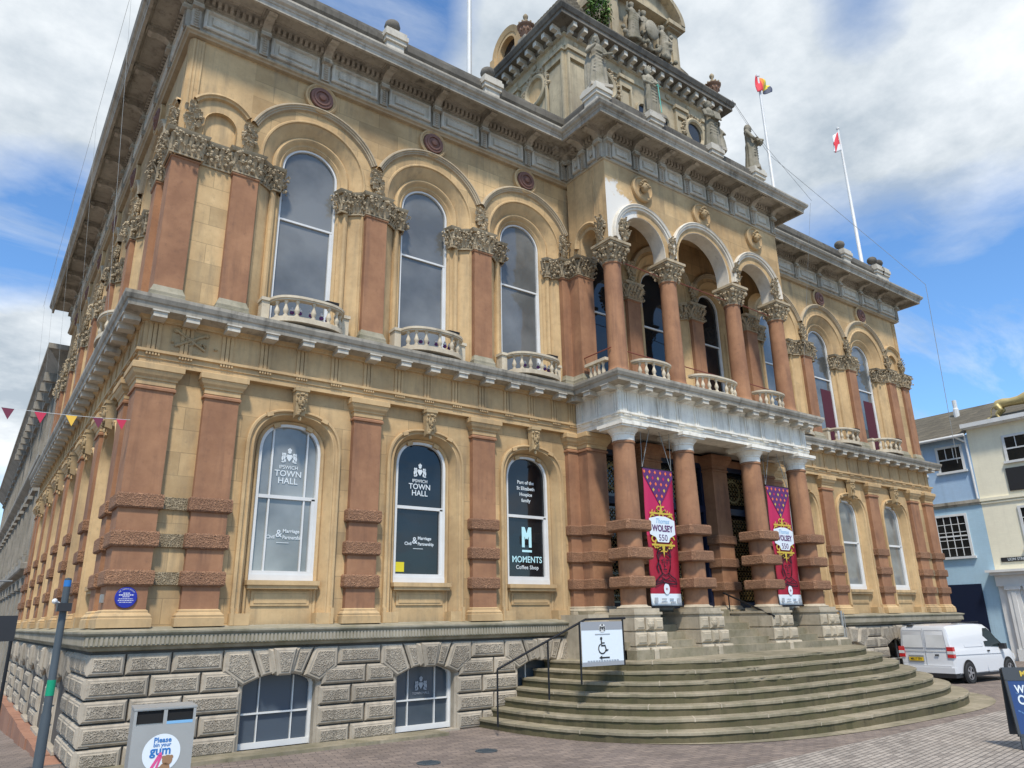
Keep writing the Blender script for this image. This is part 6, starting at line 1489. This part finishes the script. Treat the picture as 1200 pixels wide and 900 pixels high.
    for a, b in (((-.812,.005,.52),(-.80,.005,1.70)),((-.814,-.75,1.0),(-.814,.75,1.0)),((-.812,.05,1.09),(-.812,.74,1.09)),((-.812,-.69,1.09),(-.812,-.04,1.09)),((-.80,.04,1.63),(-.80,.70,1.63)),((-.80,-.66,1.63),(-.80,-.03,1.63)),((-.81,.74,1.1),(-.80,.70,1.62)),((-.81,-.69,1.1),(-.80,-.66,1.62)),((-.81,.05,1.1),(-.80,.05,1.62)),((-.81,-.04,1.1),(-.80,-.04,1.62))): k.tube(a, b, .006, n=4)
    k.build('door_seam', 'ink_grey', V)
    k = MB(); k.box(-.835,-.815,.08,.58,.66,.86); k.build('plate_recess', 'grey_metal', V); k = MB(); k.box(-.842,-.836,.09,.57,.69,.80); pl_ = k.build('number_plate', 'number_plate', V)
    text('plate_lettering', 'MK17 TFV', .105, 0, 0, 0, 'ink', pl_, bold=.001, sx=.82, rx=0).matrix_local = Matrix.Translation((-.846, .33, .745)) @ Matrix.Rotation(-PI/2, 4, 'Z') @ Matrix.Rotation(PI/2, 4, 'X')
    k = MB(); k.box(-.83,-.80,-.42,-.30,.86,.90); k.build('rear_handle', 'black_plastic', V); k = MB(); k.box(-.80,-.72,.3,.5,1.76,1.80); k.build('high_brake_light', 'black_plastic', V)
    k = MB(); k.add([(1.84,-.66,1.735),(1.84,.66,1.735),(2.68,.76,1.13),(2.68,-.76,1.13)], [(0,1,2,3)]); k.build('windscreen', 'glass_van', V, recalc=False)
    k = MB(); k.box(3.2,3.36,.5,.78,.62,.80); k.box(3.2,3.36,-.78,-.5,.62,.80); k.build('headlight', 'lamp_clear', V)
    return V
van((22.12, -1.15, gz(22.1,-1.2)+.0), R(-3), .89)

# ------------------------------------------------------------------ street across: blue house, cream house
XB = 34.0
BH = empty('blue_house', (XB, 4, 0), 0, 'two-tone blue painted brick house with white sash windows behind the van', 'house')
def hb(k, name, mats, parent=BH, **kw): k.v = [(x-XB, y-4, z) for x, y, z in k.v]; return k.build(name, mats, parent, **kw)
k = MB(); k.box(XB, XB+7, 1.55, 12, 6.55, 9.5); hb(k, 'upper_wall', 'paint_blue'); k = MB(); k.box(XB, XB+7, 1.55, 12, -.4, 6.45); hb(k, 'lower_wall', 'paint_blue_low')
k = MB(); k.box(XB-.10, XB+.1, 1.55, 12, 6.45, 6.58); k.box(XB-.06, XB+.1, 1.55, 12, 6.36, 6.45); hb(k, 'string_course', 'grey_stone')
def sash(k, y0, y1, z0, z1, nx, nz, name='window', parent=BH, off=(XB, 4), blind=False):
    f = MB(); f.box(XB-.04,XB+.06,y0-.12,y1+.12,z0-.02,z1+.10); 
    f = MB(); t = .10
    f.box(XB-.05,XB+.1,y0-t,y0,z0-.05,z1+t); f.box(XB-.05,XB+.1,y1,y1+t,z0-.05,z1+t); f.box(XB-.05,XB+.1,y0,y1,z1,z1+t); f.box(XB-.12,XB+.1,y0-t-.08,y1+t+.08,z0-.13,z0-.03)
    f.box(XB-.03,XB+.05,y0,y1,(z0+z1)/2-.03,(z0+z1)/2+.03)
    for i in range(1, nx): y = y0+(y1-y0)*i/nx; f.box(XB-.02,XB+.04,y-.016,y+.016,z0 if nz > 2 else (z0+z1)/2,z1)
    for j in range(1, nz): z = z0+(z1-z0)*j/nz; f.box(XB-.018,XB+.04,y0,y1,z-.014,z+.014) if nz > 2 else None
    f.v = [(x-off[0], y-off[1], z) for x, y, z in f.v]; o = f.build(name, 'white_paint', parent)
    g = MB(); g.quad((XB-.008,y0,z0-.05),(XB-.008,y1,z0-.05),(XB-.008,y1,z1),(XB-.008,y0,z1)); g.v = [(x-off[0], y-off[1], z) for x, y, z in g.v]; g.build('window_pane', 'glass_dark', o)
sash(None, 1.95, 2.92, 7.98, 9.02, 3, 2); sash(None, 3.7, 4.7, 7.98, 9.02, 3, 2)
sash(None, 2.33, 3.55, 4.22, 5.95, 4, 5); sash(None, 5.2, 6.4, 4.22, 5.95, 4, 5)
k = MB(); k.box(XB-.05, XB+.1, 2.2, 4.6, -.3, 3.0); hb(k, 'door', 'dark_blue')
RO = [(XB-.35,1.55,9.5),(XB-.35,12,9.5),(XB+3.2,12,11.45),(XB+3.2,1.55,11.45)]
k = MB(); k.add(RO+[(x, y, z-.12) for x, y, z in RO], [(0,1,2,3),(4,7,6,5),(0,4,5,1),(1,5,6,2),(2,6,7,3),(3,7,4,0)]); hb(k, 'roof', 'slate')
k = MB(); k.tube((XB-.42,1.5,9.42),(XB-.42,12,9.42),.07,n=10); k.tube((XB-.12,1.62,9.4),(XB-.05,1.62,6.6),.045,n=8); k.tube((XB-.42,1.95,9.42),(XB-.10,1.62,9.15),.045,n=8); hb(k, 'gutter', 'white_paint')
k = MB(); k.lathe(XB+2.3, 2.7, [(.13,10.7),(.13,11.3),(.10,11.35),(.10,11.75),(.0,11.76)], n=10); k.box(XB+2.1,XB+2.5,2.45,2.95,10.68,10.85); hb(k, 'roof_vent', 'white_paint')
CH = empty('cream_house', (XB, -4, 0), 0, 'cream painted brick house with a white classical ground floor at the right edge', 'house')
def cb(k, name, mats, **kw): k.v = [(x-XB, y+4, z) for x, y, z in k.v]; return k.build(name, mats, CH, **kw)
k = MB(); k.box(XB, XB+7, -14, 1.545, -.4, 9.75); cb(k, 'wall', 'paint_cream')
k = MB(); k.box(XB-.08, XB+.1, -14, 1.545, 6.45, 6.58); k.box(XB-.05, XB+.1, -14, 1.545, 6.34, 6.40); cb(k, 'string_course', 'paint_cream')
k = MB(); k.box(XB-.35, XB+.2, -14, 1.6, 9.68, 9.80); k.box(XB-.42, XB-.3, -14, 1.6, 9.72, 9.90); cb(k, 'eaves_gutter', 'white_paint')
RO = [(XB-.3,-14,9.85),(XB-.3,1.6,9.85),(XB+3.2,1.6,11.45),(XB+3.2,-14,11.45)]
k = MB(); k.add(RO+[(x, y, z-.1) for x, y, z in RO], [(0,1,2,3),(4,7,6,5),(0,4,5,1),(1,5,6,2),(2,6,7,3),(3,7,4,0)]); cb(k, 'roof', 'slate')
k = MB(); k.box(XB-.55, XB, -14, 1.75, 3.42, 3.52); k.box(XB-.40, XB, -14, 1.65, 3.30, 3.42); k.box(XB-.20, XB, -14, 1.55, 2.85, 3.30); k.box(XB-.08, XB, -14, 1.54, -.3, 2.85)
for y in (.95, .25, -1.6, -3.6): k.box(XB-.22, XB, y-.24, y+.24, .35, 2.85); k.box(XB-.28, XB, y-.30, y+.30, 2.70, 2.85); k.box(XB-.28, XB, y-.30, y+.30, -.3, .35); k.box(XB-.25, XB-.21, y-.08, y+.08, .4, 2.6)
cb(k, 'shopfront', 'stone_white_wall')
for y0, y1, z0, z1, nx, nz in ((-1.1,.10,8.05,9.05,3,2),(-1.1,.08,4.4,6.0,3,4),(-4.2,-3.0,8.05,9.05,3,2)): sash(None, y0, y1, z0, z1, nx, nz, parent=CH, off=(XB, -4))
k = MB(); k.box(XB-.06, XB, -2.2, .30, 6.75, 7.72); cb(k, 'dark_signboard', 'ink'); k = MB(); k.box(XB-.04, XB, -.1, 1.22, 3.84, 4.02); ns = cb(k, 'street_nameplate', 'ink')
text('nameplate_lettering', 'LION STREET', .16, 0, 0, 0, 'white_letter', ns, bold=.001, sx=.85, rx=0).matrix_local = Matrix.Translation((-.046, .56+4, 3.93)) @ Matrix.Rotation(-PI/2, 4, 'Z') @ Matrix.Rotation(PI/2, 4, 'X')
# golden lion on the eaves
LI = empty('lion_statue', (34.1, -.75, 9.90), 0, 'golden lion statue standing on the eaves of the cream house', 'statue')
m = MB()      # faces -Y
rings_ = [(.98,.60,.13,.15),(.88,.64,.20,.22),(.60,.68,.20,.21),(.30,.66,.18,.18),(0,.66,.19,.20),(-.25,.70,.22,.26),(-.50,.78,.20,.26),(-.62,.86,.14,.18)]
nn_ = 14; vs = [(rx*math.cos(2*PI*i/nn_), y, z+rz_*math.sin(2*PI*i/nn_)) for y, z, rx, rz_ in rings_ for i in range(nn_)]; m.add(vs, [(j*nn_+i, j*nn_+(i+1) % nn_, (j+1)*nn_+(i+1) % nn_, (j+1)*nn_+i) for j in range(len(rings_)-1) for i in range(nn_)]+[tuple(range(nn_)), tuple((len(rings_)-1)*nn_+i for i in range(nn_))])
m.blob((0,-.66,.98),.24,.22,.30,n=12,k=8); m.blob((0,-.84,1.06),.13,.16,.15,n=10,k=8); m.blob((0,-1.0,1.0),.08,.10,.08,n=8,k=6); m.blob((0,-.97,.93),.06,.07,.03,n=8,k=6)
for sg in (-1, 1):
    m.blob((sg*.10,-.78,1.20),.04,.03,.05)
    limb(m, [(sg*.14,.85,.60),(sg*.15,.72,.40),(sg*.15,.92,.22),(sg*.15,.84,.05)], [.13,.10,.055,.05]); m.blob((sg*.15,.78,.04),.06,.11,.05,n=8,k=6)
    f_ = -.15 if sg < 0 else .1
    limb(m, [(sg*.14,-.45,.62),(sg*.15,-.42+f_*.4,.36),(sg*.15,-.50+f_,.05)], [.11,.075,.055]); m.blob((sg*.15,-.57+f_,.04),.06,.10,.05,n=8,k=6)
limb(m, [(0,.98,.66),(0,1.15,.45),(0,1.18,.20),(0,1.30,.10)], [.035,.03,.028,.03]); m.blob((0,1.33,.12),.06,.07,.06)
for i in range(40): t = rnd.random()*2*PI; m.blob((.20*math.cos(t), -.62+rnd.uniform(-.14,.16), .95+.27*math.sin(t)), .06,.06,.09, n=6, k=5)
voxel_join(m.build('figure', 'gold', LI), .03, 1); k = MB(); k.box(-.3,.3,-.9,1.2,-.10,.0); k.build('plinth', 'dark_stone', LI)

# ------------------------------------------------------------------ grey stone office beyond, on the side street
PO = empty('office_building', (.3, 20, 0), 0, 'grey classical stone building with deep cornices beyond the town hall in the side street', 'building')
def pb(k, name, mats, **kw): k.v = [(x-.3, y-20, z) for x, y, z in k.v]; return k.build(name, mats, PO, **kw)
k = MB(); k.box(.3, 12, 20, 62, -4, 12); pb(k, 'wall', 'office_stone')
for z0, z1, ov in ((3.6,4.1,.45),(7.6,8.2,.5),(11.4,12.3,.85)):
    k = MB(); k.sweep([(.3,62),(.3,20),(12,20)], [(0,z0),(.12,z0+.05),(ov*.4,z0+.2),(ov*.9,z1-.25),(ov,z1-.2),(ov,z1),(-.1,z1+.12)]); pb(k, 'cornice', 'office_stone')
k = MB(); k.sweep([(.5,62),(.5,20.2),(12,20.2)], [(0,12.3),(0,13.1),(.12,13.12),(.12,13.3),(-.3,13.3)]); pb(k, 'parapet', 'office_stone')
for i in range(17):
    y = 20.5+i*2.45; k = MB()
    for z0, z1 in ((-4,3.6),(4.1,7.6),(8.2,11.4)): k.box(.05,.32,y-.25,y+.25,z0,z1); k.box(-.02,.32,y-.32,y+.32,z1-.35,z1); k.box(-.02,.32,y-.32,y+.32,z0,z0+.3)
    if i < 16:
        for z0 in (4.6, 8.7): k.box(.0,.32,y+.62,y+.75,z0,z0+2.3); k.box(.0,.32,y+1.7,y+1.83,z0,z0+2.3); k.box(-.12,.32,y+.5,y+1.95,z0+2.3,z0+2.5)
    pb(k, 'facade_bay', 'office_stone')
for i in range(8):
    y = 20.5+i*2.45
    for z0, z1 in ((.2,3.0),(4.6,6.9),(8.7,11.0)):
        k = MB(); k.box(.27,.31,y+.75,y+1.7,z0,z1); pb(k, 'window', 'glass_dark')
for i in range(12):
    k = MB(); y = 20.6+i*1.6; k.box(-.45,.3,y-.12,y+.12,11.15,11.5); pb(k, 'cornice_bracket', 'office_stone')

# ------------------------------------------------------------------ iron covers in the paving
for (x, y), lb in (((3.95, -2.62), 'small round iron drain cover in the paving nearest the camera'), ((5.1, -2.35), 'small round iron drain cover in the paving near the foot of the steps')):
    k = MB(); k.lathe(0,0,[(.17,.002),(.17,.010),(.15,.012),(.0,.012)],n=24)
    for i in range(-2, 3): k.box(-.11,.11,i*.05-.01,i*.05+.01,.012,.018)
    tag(k.build('drain_cover', 'pole_grey', None, (x, y, 0)), lb, 'drain cover', 'iron drain covers')
